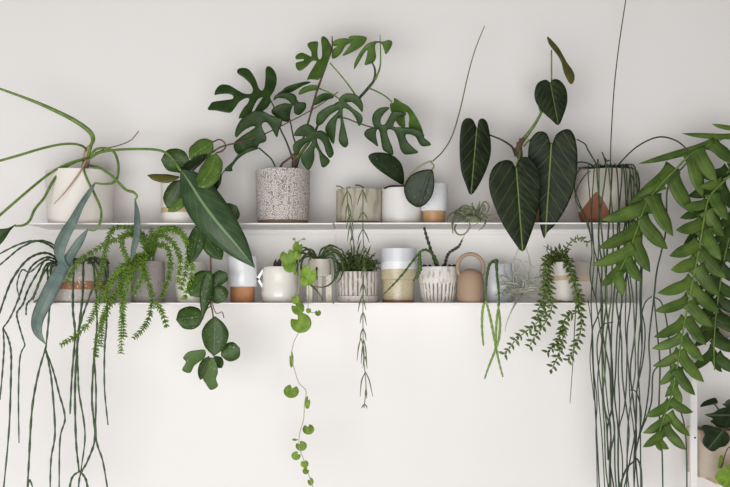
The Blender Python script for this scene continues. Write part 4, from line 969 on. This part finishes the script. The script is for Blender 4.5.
t = thing('potted_dark_leaf_plant', 'dark rounded-leaf plant in square pale wooden box at the bottom right', 'potted plant', base_at(735, -.11, zs))
xa, xb = P(699.5,0,-.17).x, P(772,0,-.17).x; zt = P(0, 431, -.17).z
BX = plain('pale_plywood', (196,182,166), .7, (184,168,150), 25)
for b in ((xa, xb, -.17, -.16), (xa, xb, -.06, -.05), (xa, xa+.01, -.16, -.06), (xb-.01, xb, -.16, -.06)): box('side_panel', *b, zs + .006, zt, BX, t, .001)
box('bottom_panel', xa, xb, -.17, -.05, zs, zs + .006, BX, t)
RIMW = plain('rim_wood', (184,146,110), .7)
box('rim', xa-.002, xb+.002, -.174, -.168, zt-.008, zt+.001, RIMW, t)
box('soil', xa+.01, xb-.01, -.16, -.06, zt-.03, zt-.012, SOIL, t)
Z_ = (680, 380, 4.56)
blade('leaf', [(92,122),(110,98),(150,82),(165,84),(172,105),(150,112),(120,118)], -.19, FIDD, t, tf=Z_, axis=[(170,105),(92,122)], tilt=(.3,.4))
blade('leaf', [(112,158),(150,150),(180,132),(215,124),(250,130),(270,170),(250,205),(210,218),(175,215),(150,198),(138,188),(150,176)], -.2, FIDD, t, tf=Z_, axis=[(250,160),(115,160)], tilt=(.2,.5))
blade('leaf', [(97,215),(110,205),(135,207),(180,222),(215,240),(228,270),(208,300),(180,308),(152,326),(122,312),(102,282),(112,248)], -.21, FIDD, t, tf=Z_, axis=[(200,225),(125,318)], tilt=(.1,.3))
blade('leaf', [(203,108),(215,92),(240,86),(262,110),(250,135),(222,134)], -.17, FIDD, t, tf=Z_, tilt=(.2,.3))
blade('leaf', [(240,225),(262,215),(290,250),(270,290),(242,270)], -.2, FIDD, t, tf=Z_, tilt=(-.2,.3))
tube('stem', path([(733,436),(732,420),(728,408),(723,404)], -.12, -.17), [px(1.4), px(.8)], BARK, t)
tube('stem', path([(732,424),(722,414),(716,406),(712,402)], -.14, -.185), px(.7), BARK, t)
tube('stem', path([(733,432),(726,428),(720,428)], -.14, -.2), px(.8), BARK, t)
t = thing('potted_lime_leaf_plant', 'lime green leaves at the bottom right corner in front of the wooden box', 'potted plant', base_at(748, -.205, zs))
X = P(748,0,-.205).x
box('stand', X-.045, X+.045, -.25, -.187, zs-.018, zs-.001, WPALE, t, .001)
lathe('pot', [(.02, zs-.001), (.026, zs+.03), (.028, zs+.05)], X, -.215, plain('white_small_pot', (220,216,210), .5), t)
LG = ROUND
blade('leaf', [(160,440),(170,420),(192,405),(215,388),(250,390),(262,430),(250,480),(215,492),(185,478),(168,462)], -.26, LG, t, tf=Z_, axis=[(255,420),(165,450)], tilt=(.2,.4))
blade('leaf', [(172,392),(176,362),(186,344),(196,350),(200,372),(192,395),(180,402)], -.24, LG, t, tf=Z_, axis=[(182,402),(190,345)], tilt=(.5,.1))
tube('stem', path([(748,466),(742,455),(734,462),(730,470)], -.215, -.255), px(.7), BARK, t); tube('stem', path([(745,462),(735,452),(728,448),(721,468)], -.22, -.24), px(.6), BARK, t)

# ------------------------------------------------------------------ light, camera, view
sc = bpy.context.scene
w = bpy.data.worlds.new('world'); sc.world = w; w.use_nodes = True
w.node_tree.nodes['Background'].inputs[0].default_value = (1.0, .945, .91, 1)
w.node_tree.nodes['Background'].inputs[1].default_value = 0.23
def area(name, loc, tgt, sx, sy, power, col):
    l = bpy.data.lights.new(name, 'AREA'); l.shape = 'RECTANGLE'; l.size = sx; l.size_y = sy; l.energy = power; l.color = col
    o = bpy.data.objects.new(name, l); COL.objects.link(o); o.location = loc
    o.rotation_euler = (Vector(tgt) - Vector(loc)).to_track_quat('-Z', 'Y').to_euler()
area('window_and_fill_light', (-.7, -3.7, .85), (-.35, 0, 1.0), 3.4, 1.3, 103, (1, .99, .98))
area('window_and_fill_light', (-.3, -2.9, .32), (-.1, 0, .95), 2.8, .6, 11, (.8, .9, 1))  # added low cool fill, brightens shelf undersides and lower wall; not a window
cam = bpy.data.cameras.new('camera'); co = bpy.data.objects.new('camera', cam); COL.objects.link(co)
co.location = (0, -CAM, ZH); co.rotation_euler = (math.pi / 2, 0, 0)
cam.sensor_width = 36; cam.lens = FP / 730 * 36; cam.shift_y = (HZ - 243.5) / 730; cam.clip_start = .05
sc.camera = co
sc.view_settings.view_transform = 'Standard'; sc.view_settings.look = 'None'; sc.view_settings.gamma = 1
sc.view_settings.use_curve_mapping = False; sc.view_settings.exposure = 0.0
